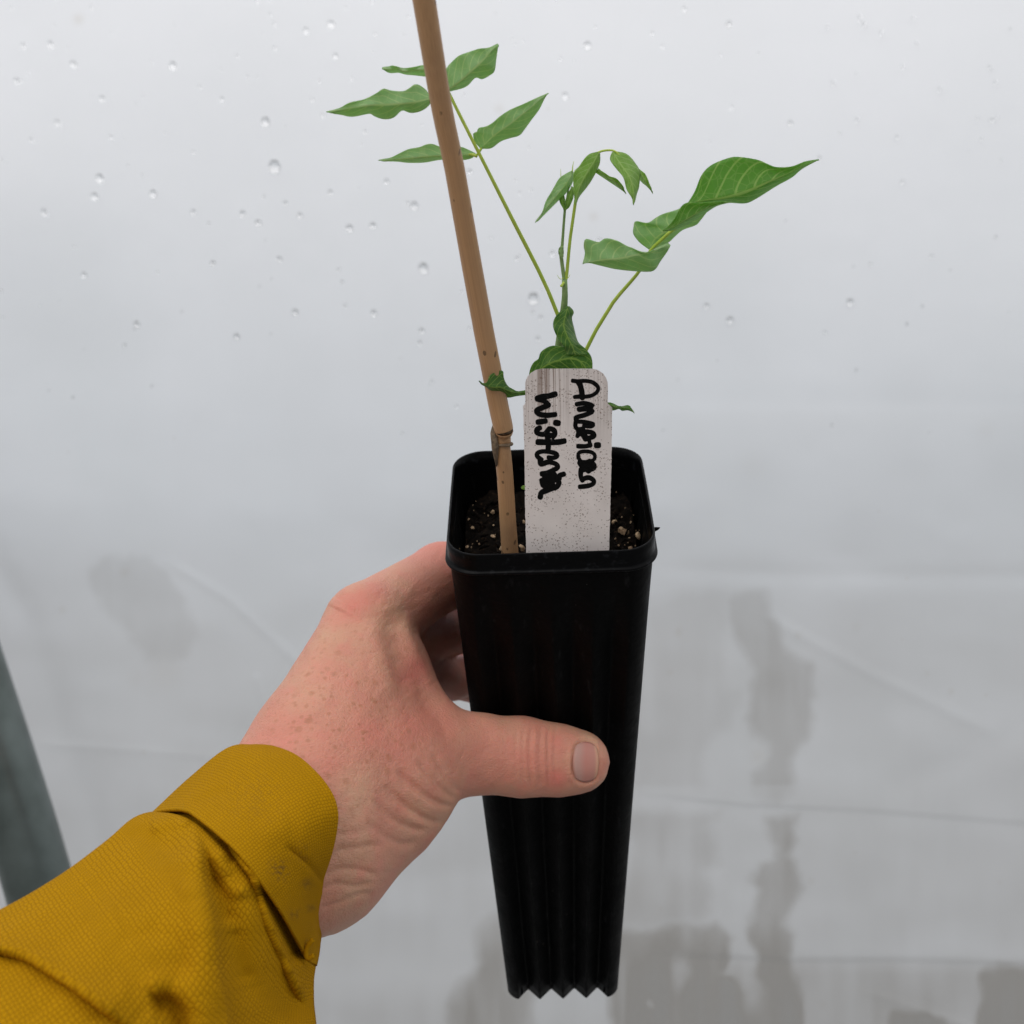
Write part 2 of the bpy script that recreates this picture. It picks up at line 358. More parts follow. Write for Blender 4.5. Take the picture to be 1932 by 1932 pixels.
WET = [(c7, [(540,300),(560,380),(590,430),(620,520),(710,580),(715,640),(730,680),(715,720),(715,780),(690,860),(630,920),(635,960),(655,1000),(640,1050),(600,1095),(540,1103),(505,1080),(498,1000),(530,950),(555,900),(510,840),(475,780),(485,690),(500,620),(470,530),(430,470),(400,400),(390,330),(430,300)], .27, 10),
 (c7, [(100,330),(250,300),(400,300),(420,400),(375,470),(375,600),(395,650),(455,670),(440,740),(410,800),(330,860),(305,930),(295,1050),(200,1065),(40,1060),(20,700)], .12, 14),
 (c7, [(540,1150),(655,1150),(650,1230),(620,1300),(650,1340),(670,1415),(640,1470),(610,1550),(650,1600),(640,1680),(670,1820),(690,2100),(-60,2100),(-20,1580),(200,1560),(350,1550),(410,1620),(395,1700),(385,1740),(450,1790),(500,1770),(515,1700),(490,1640),(470,1600),(490,1500),(510,1430),(480,1390),(510,1340),(580,1320),(590,1280),(550,1220)], .62, 9),
 (c7, [(30,1130),(370,1140),(330,1190),(365,1250),(360,1310),(310,1350),(330,1420),(320,1500),(250,1560),(0,1560)], .30, 12),
 (c7, [(1340,1740),(1400,1720),(1800,1710),(1800,2100),(1330,2100),(1330,1932),(1360,1840)], .62, 9),
 (c7, [(990,2100),(1010,1932),(1020,1900),(1090,1895),(1200,1920),(1300,1960),(1300,2100)], .6, 9),
 (c8, [(390,400),(450,360),(560,350),(660,370),(720,430),(790,520),(860,620),(880,690),(840,760),(820,800),(740,820),(660,800),(610,750),(520,660),(440,570),(400,500)], .15, 9),
 (c9, [(840,2100),(850,1900),(870,1850),(905,1820),(900,1760),(940,1730),(1000,1720),(1000,2100)], .5, 12),
 (c9, [(900,1380),(960,1500),(930,1600),(960,1650),(800,1640),(780,1560),(830,1500)], .12, 14)]
wet_shade = np.zeros(len(V))
for fn, P, amt, soft in WET:
    amt = amt*1.0; soft = soft*2.1; P = [fn(*p) for p in P]; m_ = inside(QW, P); d, _, _ = poly_dist(QW, P+[P[0]])
    sd = np.where(m_, d, -d); wet_shade = np.maximum(wet_shade, amt*np.clip(sd/soft+.5, 0, 1))
for hx, hy, hr in ((1285, 1840, 24), (1225, 1895, 9), (1100, 1900, 26), (1420, 1860, 30)):      # dry islands
    wet_shade *= 1-.8*np.clip(1.4-np.hypot(qx-hx, (qy-hy)*.7)/hr, 0, 1)
wet_shade *= np.where(py > 1480, .55+.45*np.clip((py-1740)/60, 0, 1), 1)
wet_shade += .22*np.clip((py-1800)/40, 0, 1)*(px > 1180)+.09*np.clip((py-1050)/700, 0, 1)+.08*np.clip((py-1850)/60, 0, 1)*(px < 950)  # dry bottom bands darkened too; brightness fall-off down the sheet painted in
wet_shade *= 1+.55*noise2(px, py*.3, 24, 11)+.18*noise2(px, py*.12, 12, 14)
wet_shade += .05*np.clip((py-770)/14, 0, 1)*np.clip((px-1000)/300, 0, 1)*np.clip((1500-py)/600, 0, 1)+.035*np.clip((1100-np.abs(py-1010)*6)/400, 0, 1)  # darker step and band across the sheet, not wet patches
wet_shade += .07*np.clip(noise2(px*.6+py*.2, py, 210, 15)+.7*noise2(px, py*1.4, 95, 16)+.15, 0, 1)*np.clip((py-150)/500, 0, 1)  # broad cloudy darker tone
wet_shade += np.clip((py-740)/300, 0, 1)*.10*np.clip(.5+noise2(px*.25+py*.05, py, 90, 12)+.6*noise2(px*.4, py-px*.15, 38, 13), 0, 1)  # streaky darker tone on the lower sheet
dirtv = np.zeros(len(V))
for (x_, y_), r_, a_ in ((c8(545, 425), 9, .35), (c8(270, 590), 7, .25), (c8(720, 870), 34, .18), (c8(600, 890), 18, .12), (c7(515, 920), 16, .25), (c7(210, 455), 5, .4), (c7(180, 603), 5, .3), (c7(665, 465), 7, .25),
                       (c7(1240, 675), 5, .35), (c7(1150, 607), 4, .3), (c7(760, 1860), 6, .3), (c7(715, 1395), 7, .2), (c7(885, 430), 8, .15), ((147, 35), 10, .5), ((942, 207), 10, .35), ((1120, 408), 9, .35), ((1280, 1190), 5, .4), ((270, 1420), 4, .3), ((1860, 812), 18, .12), ((1300, 840), 40, .10), ((1420, 880), 24, .10)):
    dirtv = np.maximum(dirtv, a_*np.exp(-((px-x_)**2+(py-y_)**2)/(2*(r_*.7)**2)))
for nm, arr in (('wet', wet_shade), ('dirt', dirtv)):
    at_ = fm.attributes.new(nm, 'FLOAT', 'POINT'); at_.data.foreach_set('value', arr.astype(np.float32))
fm.materials.append(FILM)
clr_v = np.zeros(len(V))
film = bpy.data.objects.new('plastic_film', fm); COL.objects.link(film)
tag(film, 'milky translucent greenhouse plastic sheet behind the plant, with wet patches and creases', 'plastic sheet')

P = cr([at(-560, -500, .80), at(-420, 100, .86), at(-270, 560, .89), at(-140, 1000, .90), at(0, 1430, .90), at(68, 1650, .90), at(150, 1950, .90), at(260, 2400, .90), at(420, 3100, .90)], 70)
tv, tf = tube(P, .0245, 32)
tag(link('hoop_pipe', tv, tf, PIPE), 'thick dark grey round pipe standing at the lower left against the plastic sheet', 'pipe')

# water drops on the film
def film_pt(x, y):
    yy = .95
    for _ in range(6):
        p = at(x, y, yy); yy = float(film_y(np.array([p.x]), np.array([p.z]))[0])
    return at(x, y, yy)
def drop_mesh(nm):
    bm = bmesh.new(); bmesh.ops.create_uvsphere(bm, u_segments=16, v_segments=10, radius=1); me = bpy.data.meshes.new(nm)
    for v in bm.verts:
        if v.co.z < 0: v.co.xy *= 1+.16*v.co.z*v.co.z
    for f in bm.faces: f.smooth = True
    bm.to_mesh(me); bm.free(); me.materials.append(WATER); return me
DM = drop_mesh('water_drop')
def drop(x, y, r, el=1.0, rot=0.0, label=None, group='small water drops on the plastic sheet'):
    o = bpy.data.objects.new('water_drop', DM); COL.objects.link(o); p = film_pt(x, y)
    o.location = (p.x, p.y-.0025, p.z); R_ = r/F*p.y
    o.scale = (R_/math.sqrt(el), R_*.55, R_*math.sqrt(el)); o.rotation_euler = (.25, rot, 0)
    m_ = (np.abs(px-x) < r*2) & (np.abs(py-y) < r*3.2)
    cs, sn = math.cos(rot), math.sin(rot); dx, dy = px[m_]-x, py[m_]-y; a_, b_ = dx*cs-dy*sn, dx*sn+dy*cs
    clr_v[m_] = np.maximum(clr_v[m_], np.clip(1.35-np.hypot(a_*math.sqrt(el), b_/math.sqrt(el))/r, 0, 1))
    tag(o, label or 'small clear water drop clinging to the plastic sheet', 'water drop', group)
big = [((502, 232), 9, 'clear round water drop left of the top left leaf tip, below it', None), ((519, 316), 12, 'largest water drop, left of the lowest left leaflet', None),
 ((1374, 48), 6, 'lone bright water drop high up, right of the stake top', None), ((799, 507), 10, 'round water drop just left of the stake, halfway up', None),
 ((1006, 564), 11, 'round water drop left of the plant stem, beside the long leaf stalk', None), ((782, 390), 8, 'water drop left of the stake below the lowest leaflet', None)]
for (x, y), r, lb, _ in big: drop(x, y, r, 1.15, 0, lb, None)
for x, y, r in [(660,432,8),(704,427,7),(624,365,6),(625,48,8),(1108,88,8),(730,344,6),(886,326,6),(578,60,6),(634,108,6),(327,126,8),(140,123,7),(33,154,6),(46,88,5),(97,86,7),(194,188,6),(180,372,8),(190,338,9),(85,402,7),(290,367,8),(110,233,6),
   (459,405,7),(488,422,7),(366,402,6),(567,408,6),(403,498,6),(528,490,6),(558,590,7),(706,592,7),(796,625,6),(792,648,5),(260,613,7),(160,520,6),(448,636,7),(640,510,4),(646,534,4),(652,578,4),(1066,183,7),(1376,605,8),(1332,578,6),(1602,571,8),(1020,600,5),(1005,590,4),(1015,640,5),(1042,480,6),(1700,345,5),(1720,38,4),(1960,300,4),(1690,262,5),(1490,235,6),(1868,230,5),
   (770,385,4),(690,250,4),(590,190,4),(740,205,5),(610,220,4),(975,490,5),(1080,640,4),(1640,500,4),(1755,485,4),(1130,455,5),(540,385,5),(210,260,4),(420,190,5),(60,265,4),(1250,90,4),(1290,20,5),(1230,66,4)]:
    drop(x, y, r*.9, random.uniform(.9, 1.25), 0)
for x, y, r in [(1620,40,5),(1628,52,4),(1660,68,4),(1865,132,4),(1875,160,4),(1770,172,4),(1615,230,4),(1570,160,4),(1700,130,3.5),(1380,205,4),(1390,330,4),(1545,300,4)]:
    drop(x, y, r, 3.2, -.42, 'tiny stretched water streak slanting on the upper plastic sheet', 'short water streaks on the plastic sheet')
for k in range(140):
    x = random.uniform(0, 1932); y = random.uniform(0, 1)**1.4*820
    if 1150 < x and random.random() < .35: continue
    drop(x, y, random.uniform(1.3, 3.4), random.uniform(.9, 1.6), 0)

at_ = fm.attributes.new('clear', 'FLOAT', 'POINT'); at_.data.foreach_set('value', clr_v.astype(np.float32))

# ---------------------------------------------------------------- pot
pot = empty('nursery_pot'); ROT = Matrix.Rotation(math.hypot(math.hypot(.56, .038), .012), 4, Vector((.56, -.038, -.012)).normalized())
pot.location = (.01225, .40486, CZ+.004977); pot.rotation_mode = 'XYZ'; pot.rotation_euler = ROT.to_euler()
tag(pot, 'tall black ribbed plastic plant pot held in a hand', 'plant pot')
PM = Matrix.Translation(pot.location) @ ROT
def prof(half, rc, amp, inset=0.0, NS=96):
    pts = []
    for s in range(4):
        for k in range(NS):
            t = -1+2*k/NS; L_ = half-rc
            q = t*half                    # walk along the side
            if abs(q) <= L_: x, y = q, -half
            else:
                ov = (abs(q)-L_)/rc*math.pi/4; x = math.copysign(L_+rc*math.sin(ov), q); y = -half+rc*(1-math.cos(ov))
            tt = t; tri = 0
            for c in (-.62, -.207, .207, .62):
                tri = max(tri, 1-abs(tt-c)/.2067)
            tri = max(0, tri); edge = 1.0
            y2 = y+amp*min(1, max(0, (tri*1.08-.04)))*edge*(1 if abs(t) < .83 else 0)
            y2 += inset*0
            a = s*math.pi/2; pts.append((x*math.cos(a)-y2*math.sin(a), x*math.sin(a)+y2*math.cos(a)))
    return pts
def loft(rings, closed_ends=False):
    V_ = [v for r in rings for v in r]; nn = len(rings[0]); return V_, grid_faces(len(rings), nn, True)
HB, HT, HH = .0233, .0325, .2306
def ring(z, half, rc, amp): return [(x, y, z) for x, y in prof(half, rc, amp)]
rings = []
for k in range(40):
    z = -.0075-(HH-.0075)*k/39; t = (z+.0075)/-(HH-.0075); half = HT+(HB-HT)*t
    amp = .0040*min(1, max(0, (-z-.012)/.03))*(1+.2*t); rings.append(ring(z, half, .0095-.003*t, amp))
inner = []
for k in range(16):
    z = -.0075-.055*(15-k)/15; t = (z+.0075)/-(HH-.0075); half = HT+(HB-HT)*t-.0009
    amp = .0042*min(1, max(0, (-z-.012)/.02)); inner.append(ring(z, half, .0090, amp))
v1, f1 = loft([[(x*.2, y*.2, z+.002) for x, y, z in rings[-1]]]*1+rings[::-1])
v2, f2 = loft(inner)
body = link('pot_body', *merge([(v1, f1), (v2, f2)]), BLACK, None); body.parent = pot
wob = lambda a, b: .0005*math.sin(a*61+1.3)+.0004*math.sin(b*83)
RR = [(-.0075, HT-.0009, .0095), (-.0077, HT+.0007, .0095), (-.0075, .0336, .0105), (-.0072, .0339, .0105), (-.0068, .0339, .0105), (-.0065, .0336, .0105), (-.0063, .0332, .0105), (-.0056, .0330, .0105), (-.003, .0330, .0105), (-.0004, .0330, .0105), (0, .0328, .0105), (-.0002, .0323, .0103), (-.004, .0321, .0101), (-.0075, HT-.0008, .0095)]
rv, rf = loft([[(x*(1+wob(y, z)*6), y*(1+wob(x, z)*6), z+.0005*math.sin(x*70)*math.cos(y*50)) for x, y, z in ring(z, h, rc, 0)] for z, h, rc in RR])
rim = link('rim', rv, rf, RIMM, None); rim.parent = pot
# plastic burr on the right of the rim
bv, bf = tube([(.0322, -.017, -.0035), (.0342, -.0168, -.003), (.0350, -.0175, -.0022)], [.0009, .0006, .0002], 6)
b_ = link('plastic_burr', bv, bf, BLACK, None); b_.parent = rim

# soil
so = []; NG = 150; sv = []; 
gx = np.linspace(-.0318, .0318, NG); GX, GY = np.meshgrid(gx, gx)
hh = -.0183+.0035*noise2(GX+1, GY+1, .012, 21)+.0032*noise2(GX+1, GY+1, .004, 22)+.0022*noise2(GX+1, GY+1, .0016, 23)
hh += .002*np.clip(GY/.03, -1, 1)
lim = (np.abs(GX)**8+np.abs(GY)**8)**(1/8)
k_ = np.minimum(1, .0291/np.maximum(lim, 1e-6)); 
sv = np.stack([GX*k_, GY*k_, np.where(lim > .0300, hh-.004, hh)], -1).reshape(-1, 3)
sf = grid_faces(NG, NG); bits = [(list(sv), sf)]
for k in range(260):                      # bark shreds and grit
    x, y = random.uniform(-.0262, .0262), random.uniform(-.0262, .0262); z = -.0173+random.uniform(-.001, .001)
    L_ = random.uniform(.0012, .005); a = random.uniform(0, 6.28); d_ = Vector((math.cos(a), math.sin(a), random.uniform(-.4, .5)))*L_
    p = Vector((x, y, z)); bits.append(tube([p, p+d_*.5+Vector((0, 0, random.uniform(0, .0008))), p+d_], [.0003, random.uniform(.0003, .0008), .0002], 5))
soil = link('potting_soil', *merge(bits), SOIL); soil.matrix_world = PM
tag(soil, 'dark moist potting soil with bark shreds filling the black pot', 'soil', kind='stuff')
# pale perlite crumbs: place where the photo shows them
inv = PM.inverted()
def soil_pt(x, y, lift=.0005):
    o_ = inv @ Vector((0, 0, CZ)); d_ = inv.to_3x3() @ (at(x, y, 1)-Vector((0, 0, CZ))); t = (-.0168-o_.z)/d_.z; return o_+d_*t+Vector((0, 0, lift))
def crumb(c, r, seed):
    bm = bmesh.new(); bmesh.ops.create_icosphere(bm, subdivisions=3, radius=r); R_ = random.Random(seed)
    ds = [Vector((R_.gauss(0, 1), R_.gauss(0, 1), R_.gauss(0, 1))).normalized() for _ in range(7)]; am = [R_.uniform(.3, .9) for _ in ds]
    for v in bm.verts:
        q = v.co.normalized(); s_ = 1-sum(a*max(0, q.dot(d)-.35)**1 for a, d in zip(am, ds))+R_.uniform(-.1, .1); v.co = Vector(v.co)*s_
    vs = [v.co+c for v in bm.verts]; fs = [[v.index for v in f.verts] for f in bm.faces]; bm.free(); return vs, fs
cA = aff(828.6, 794, .23231)
CR = [(1425,835,20),(1500,905,40),(1610,950,32),(1555,1060,26),(1685,930,20),(1455,1020,9),(1545,960,8),(1505,1020,8),(420,625,12),(430,750,24),(435,950,19),(500,1045,17),(670,1040,30),(685,830,17),(270,880,17),(240,815,13),(225,1030,12),(325,1010,9),(1555,835,10),(1440,590,7),(1485,790,7),(490,845,8),(110,940,12),(165,1050,8)]+[(random.uniform(120,560), random.uniform(640,1040), random.uniform(4,9)) for _ in range(14)]+[(random.uniform(1410,1660), random.uniform(640,1040), random.uniform(4,9)) for _ in range(12)]
for i, (x, y, r) in enumerate(CR):
    X_, Y_ = cA(x, y); p = soil_pt(X_, Y_); vs, fs = crumb(p, r*.23231/F*.41*1.2, i)
    o = link('perlite_crumb', vs, fs, PERL, smooth=False); o.matrix_world = PM
    lb = 'pale tan crumb lying on the dark soil inside the pot'
    if (x, y) == (1500, 905): lb = 'largest knobbly tan crumb on the soil right of the white tag'
    if (x, y) == (670, 1040): lb = 'round tan crumb between the bamboo stake foot and the white tag'
    tag(o, lb, 'crumb', None if lb[0] in 'lr' else 'pale crumbs in the potting soil')

# ---------------------------------------------------------------- bamboo stake
def stube(pts, name, mat, parent=None, seg=28, n_=60, nz_=0):
    P = cr([(*at(x, y, Y_), d) for x, y, Y_, d in pts], n_); R_ = P[:, 3]/2/F*P[:, 1]
    v, f = tube(P[:, :3], R_, seg); uv = [(k % seg/seg*.15, k//seg/len(P)*2.0) for k in range(len(v))]
    return link(name, v, f, mat, parent, uv=uv)
st = empty('bamboo_stake', at(962, 1065, .396)); tag(st, 'tan bamboo stake leaning out of the pot past the top of the picture', 'stake')
stube([(720,-620,.262,50),(776,-140,.290,45),(800,0,.300,44),(833,200,.3165,40),(860,330,.328,38.5),(890,500,.343,38.5),(925,690,.359,38),(948,800,.368,37.5),(951,812,.3688,33)], 'upper_cane', BAMBOO, st)
stube([(947,812,.3708,30),(947,822,.3715,33),(948,835,.3725,32),(949,842,.373,28)], 'node_section', BAMBOO, st, n_=16)
stube([(948,838,.373,27),(948,848,.3735,31),(953,900,.379,31),(958,980,.388,31),(962,1040,.395,32),(965,1090,.400,32)], 'lower_cane', BAMBOO, st)
for y0, x0, Y0, tilt in ((819, 949, .3704, -.35), (841, 949, .3724, -.22)):
    th = np.linspace(0, 2*math.pi, 40, endpoint=False); R0 = 16.9/F*Y0; pts = []
    c = np.array(at(x0, y0, Y0)); 
    P = np.array([c+np.array([R0*math.cos(t), R0*math.sin(t), R0*math.cos(t)*tilt*-1+.0003*math.sin(2*t)]) for t in np.r_[th, 0]])
    v, f = tube(P, .00038+.00015*np.sin(np.linspace(0, 9, len(P))), 8); link('node_ring', v, f, NODE, st)
v, f = [], []
P = cr([(*at(933, 795, .3688),), (*at(931, 815, .3688),), (*at(934, 840, .370),), (*at(937, 880, .3745),)], 14)
v, f = tube(P, np.interp(np.arange(14), [0, 3, 7, 13], [.0002, .0010, .0012, .0002]), 8); link('sheath_scrap', v, f, NODE, st)

# ---------------------------------------------------------------- plant tag
tagY = lambda y: .383-(1045-y)*6.8e-5
def rounded():
    P = [(607,1840),(597,1500),(590,1000),(578,512),(590,500),(597,482),(597,310),(602,285),(618,250),(650,220),(690,196),(740,185),(965,184),(1190,185),(1235,196),(1280,225),(1305,260),(1320,300),(1324,340),(1322,490),(1340,505),(1362,527),(1355,1000),(1342,1500),(1333,1840)]
    out = []
    for i in range(len(P)-1):
        L_ = math.dist(P[i], P[i+1]); k = max(1, int(L_/25))
        for j in range(k):
            t = j/k; x = P[i][0]+(P[i+1][0]-P[i][0])*t; y = P[i][1]+(P[i+1][1]-P[i][1])*t
            if y > 530 and 0 < t: x += random.uniform(-2, 2)
            out.append((x, y))
    return out+[P[-1]]
ol = rounded(); tv3 = [at(*c3(x, y), tagY(c3(x, y)[1])) for x, y in ol]; nrm = Vector((0, -1, 0))
bm = bmesh.new(); fr = [bm.verts.new(p) for p in tv3]; bk = [bm.verts.new(p+Vector((0, .0007, .0001))) for p in tv3]
ft = bm.faces.new(fr); bm.faces.new(bk[::-1]); N_ = len(fr)
for i in range(N_): bm.faces.new((fr[i], bk[i], bk[(i+1) % N_], fr[(i+1) % N_]))
bmesh.ops.recalc_face_normals(bm, faces=bm.faces)
ul = bm.loops.layers.uv.new('UVMap')
for fc in bm.faces:
    for lp in fc.loops:
        q = proj([lp.vert.co])[0]; lp[ul].uv = ((q[0]-985)/170, (1045-q[1])/350)
me = bpy.data.meshes.new('plant_tag'); bm.to_mesh(me); bm.free(); me.materials.append(TAGM)
tg = bpy.data.objects.new('plant_tag', me); COL.objects.link(tg)
tag(tg, 'white plastic plant label with black handwriting stuck upright in the pot', 'plant label')
A_ = [([(1012,290),(1060,296),(1120,292),(1185,303),(1232,340),(1236,375),(1205,408),(1150,428),(1040,434)], 30), ([(1062,300),(1080,330),(1092,380),(1100,440)], 42), ([(1030,434),(1095,424)], 30),
 ([(1048,497),(1120,489),(1192,512),(1130,528),(1065,541)], 34), ([(1070,545),(1140,540),(1188,560),(1120,592),(1042,615),(1050,640)], 36),
 ([(1042,640),(1038,690),(1060,716),(1110,712)], 34), ([(1060,650),(1130,655),(1195,672),(1175,692),(1110,686)], 32), ([(1060,720),(1065,760),(1055,778)], 34), ([(1060,765),(1120,740),(1185,748),(1200,778),(1140,800)], 38), ([(1100,745),(1130,800)], 50), ([(1150,790),(1165,840),(1170,855)], 30),
 ([(1060,866),(1120,868),(1172,856)], 36), ([(1220,858),(1243,858)], 46),
 ([(1062,965),(1068,925),(1115,912),(1175,918),(1208,945),(1200,985),(1150,1002),(1090,1002),(1062,965)], 30), ([(1080,1010),(1110,1040),(1190,1030),(1190,1060),(1120,1065),(1090,1075)], 50), ([(1160,1000),(1200,1040),(1150,1085)], 44),
 ([(1085,1080),(1085,1130),(1100,1168)], 38), ([(1095,1160),(1150,1142),(1195,1165),(1195,1195),(1150,1215),(1076,1224)], 38)]
W_ = [([(862,408),(800,425),(740,432),(700,446)], 42), ([(700,450),(760,468),(802,505)], 40), ([(802,505),(740,530),(695,552),(715,582),(780,595),(860,588)], 40),
 ([(706,655),(775,645)], 42), ([(862,660),(888,664)], 46),
 ([(725,705),(698,722),(705,752),(760,762),(795,730),(810,712),(850,728),(856,762),(840,785)], 40), ([(780,765),(840,770)], 36),
 ([(706,830),(800,832),(880,830),(940,820)], 46), ([(790,770),(800,830),(798,895)], 42),
 ([(740,985),(702,955),(708,925),(760,912),(850,925),(878,950),(850,968),(800,965)], 36), ([(725,985),(735,1025),(790,1010)], 38), ([(740,1025),(800,1005),(868,1025),(880,1055),(835,1080),(800,1095)], 38),
 ([(742,1110),(800,1105),(850,1112),(850,1140),(760,1140)], 42), ([(740,1170),(800,1160),(880,1165),(890,1200),(850,1235),(760,1215),(745,1170)], 44), ([(800,1130),(830,1200),(780,1220)], 56),
 ([(895,1150),(900,1125),(935,1112)], 42), ([(860,1225),(790,1255),(740,1275),(728,1315)], 44)]
def writing(strokes, name, word):
    parts = []
    for P, wd in strokes:
        Pn = cr(P, max(6, int(math.dist(P[0], P[-1])/6)+len(P)*3)); rr = wd*1.15/2*.21444/F*.372; path = []
        for x, y in Pn: X_, Y_ = c3(x, y); path.append(at(X_, Y_, tagY(Y_)))
        d0 = (path[0]-path[1]).normalized(); d1 = (path[-1]-path[-2]).normalized()
        path = [path[0]+d0*rr*.75, path[0]+d0*rr*.45]+path+[path[-1]+d1*rr*.45, path[-1]+d1*rr*.75]
        path = np.array(path); R_ = np.full(len(path), rr); R_[0] = R_[-1] = rr*.55; R_[1] = R_[-2] = rr*.88
        R_[2:-2] *= 1+.03*np.sin(np.arange(len(path)-4)*.35)
        v, f = tube(path, R_, 12); v = np.array(v)
        q = np.array([tagY(p_[1]) for p_ in proj(v)]); v[:, 1] = q+(v[:, 1]-q)*.045-.00005   # ink is a thin film
        parts.append((list(v), f))
    o = link(name, *merge(parts), INK, tg); o['label'] = word; return o
writing(A_, 'handwriting', 'black handwritten word American')
writing(W_, 'handwriting', 'black handwritten word Wisteria')

# ---------------------------------------------------------------- the plant
pl = empty('wisteria_seedling', at(1040, 1000, .405)); tag(pl, 'young green climbing plant with pinnate leaves growing from the pot', 'plant')
def leaf(name, fn, patches, Y_, mat, parent, bow=.0015, dY=0, n1_=44, cup=.002, label=None, wave=.0006, fold=.0035):
    VV, FFc, UV = [], [], []
    for pi_, (U, M_, L_) in enumerate(patches):
        NV = 9; cu = [cr([fn(*p) for p in c], n1_) for c in (U, M_, L_)]
        if isinstance(Y_, tuple): yy = np.linspace(Y_[0], Y_[1], n1_)
        else: yy = np.full(n1_, Y_)
        if isinstance(dY, (list, tuple)): yy = yy+dY[pi_]
        off = len(VV)
        for i in range(n1_):
            t = i/(n1_-1)
            for j in range(-NV, NV+1):
                s_ = j/NV; a = cu[0][i] if s_ < 0 else cu[2][i]; k = abs(s_); p = cu[1][i]*(1-k)+a*k
                d = -bow*math.sin(math.pi*t)+cup*k*k*(1 if s_ > 0 else -.6)*math.sin(math.pi*min(1, t*1.02))+.6*wave*k*math.sin(t*22+(1.5 if s_ > 0 else 0))+fold*k*math.sin(math.pi*min(1, t*.98+.02))*(1 if s_ > 0 else .25)
                VV.append(at(p[0], p[1], yy[i]+d+pi_*.0006)); UV.append((t, .5+.5*s_))
        FFc += grid_faces(n1_, 2*NV+1, False, off)
    o = link(name, VV, FFc, mat, parent, uv=UV)
    sm = o.modifiers.new('thickness', 'SOLIDIFY'); sm.thickness = .00022
    if label: o['label'] = label
    return o
def stem(name, fn, pts, mat, parent):
    P = [(*fn(x, y), Y_, d*1.2) for x, y, Y_, d in pts]; return stube(P, name, mat, parent, 12, 50)
# main stem
ms_ = stem('stem', c2, [(215,2080,.402,34),(235,1700,.392,30),(262,1400,.380,17),(278,1260,.374,14),(300,1080,.369,11.5),(308,980,.366,9.5),(306,890,.364,8.5)], STEM2, pl)
# left compound leaf
r1 = stem('leaf_stalk', c2, [(275,1115,.371,6.5),(262,1085,.3705,6.2),(190,910,.366,6),(80,690,.360,6.2),(0,535,.355,6),(-180,178,.346,5.4),(-330,-120,.341,5),(-420,-310,.339,3.5)], STEM, pl)
leaf('leaflet', c1, [([(897,600),(860,540),(790,497),(735,530),(690,550),(600,545),(545,530),(490,565),(400,610),(290,635),(200,685),(115,708)],[(960,590),(820,625),(740,640),(590,650),(450,655),(330,670),(220,690),(115,708)],[(900,620),(880,660),(820,700),(750,710),(685,690),(620,745),(550,757),(480,735),(440,715),(310,738),(220,722),(115,710)])], (.339,.334), LEAF_P, r1, wave=.0012)
leaf('leaflet', c1, [([(980,405),(860,355),(780,365),(700,375),(640,360),(610,355),(580,368),(535,372)],[(980,420),(860,390),(780,390),(700,400),(650,375),(600,385),(560,380),(535,380)],[(980,440),(870,435),(780,425),(710,418),(660,405),(600,408),(560,395),(535,385)])], (.341,.337), LEAF_P, r1, wave=.0015)
leaf('leaflet', c1, [([(950,520),(1020,378),(1060,330),(1110,285),(1170,260),(1260,232),(1340,220),(1405,190)],[(960,560),(1050,530),(1110,490),(1180,430),(1240,370),(1300,310),(1360,245),(1410,195)],[(970,575),(1050,552),(1120,535),(1180,510),(1240,450),(1290,460),(1350,430),(1385,395),(1400,290),(1413,200)])], (.340,.334), LEAF_P, r1, wave=.001)
leaf('leaflet', c1, [([(1278,985),(1235,930),(1222,870),(1250,860),(1262,828),(1310,820),(1370,790),(1420,745),(1500,690),(1600,650),(1700,600),(1788,562)],[(1282,985),(1340,920),(1420,855),(1540,765),(1660,670),(1788,563)],[(1290,985),(1360,980),(1430,930),(1500,905),(1570,885),(1610,840),(1660,770),(1720,690),(1760,610),(1788,565)])], (.348,.342), LEAF_P, r1)
leaf('leaflet', c1, [([(1240,1020),(1180,990),(1120,968),(1000,975),(920,948),(870,950),(820,970),(740,985),(690,1005),(600,1050),(508,1073)],[(1240,1026),(1100,1030),(900,1040),(740,1055),(620,1065),(508,1074)],[(1240,1030),(1200,1055),(1130,1065),(980,1062),(860,1082),(740,1085),(640,1075),(508,1075)])], (.348,.345), LEAF_P, r1)
stem('leaflet_stalk', c1, [(1245,1040,.3465,4),(1262,1015,.3475,4),(1284,982,.348,4)], STEM, r1)
stem('leaflet_stalk', c1, [(1250,1040,.3465,5),(1225,1030,.347,5),(1190,1026,.3475,3)], STEM, r1)
# right compound leaf
r2 = stem('leaf_stalk', c2, [(395,1370,.378,6.5),(430,1305,.376,6.3),(510,1150,.371,6),(600,1010,.366,6),(740,845,.360,5.4),(805,725,.3545,5),(870,660,.352,5.5),(940,598,.350,5),(1010,560,.349,3.5),(1100,512,.3478,2)], STEM, pl)
leaf('leaflet', c2, [([(1028,440),(1070,370),(1110,275),(1170,215),(1270,175),(1330,170),(1440,187),(1500,215),(1550,232),(1640,228),(1720,195),(1798,182)],[(1030,444),(1130,425),(1250,412),(1380,375),(1500,320),(1640,255),(1798,184)],[(1032,448),(1150,446),(1260,438),(1365,442),(1430,415),(1550,340),(1640,290),(1700,240),(1798,186)]),
   ([(880,600),(915,575),(960,520),(985,470),(1022,441),(1100,441),(1200,435),(1290,430)],[(882,603),(930,590),(980,560),(1050,520),(1110,485),(1200,450),(1290,431)],[(885,606),(940,600),(1030,562),(1120,508),(1200,458),(1290,434)])], (.3515,.343), LEAF_R, r2, cup=.004, dY=[.0005, -.0045])
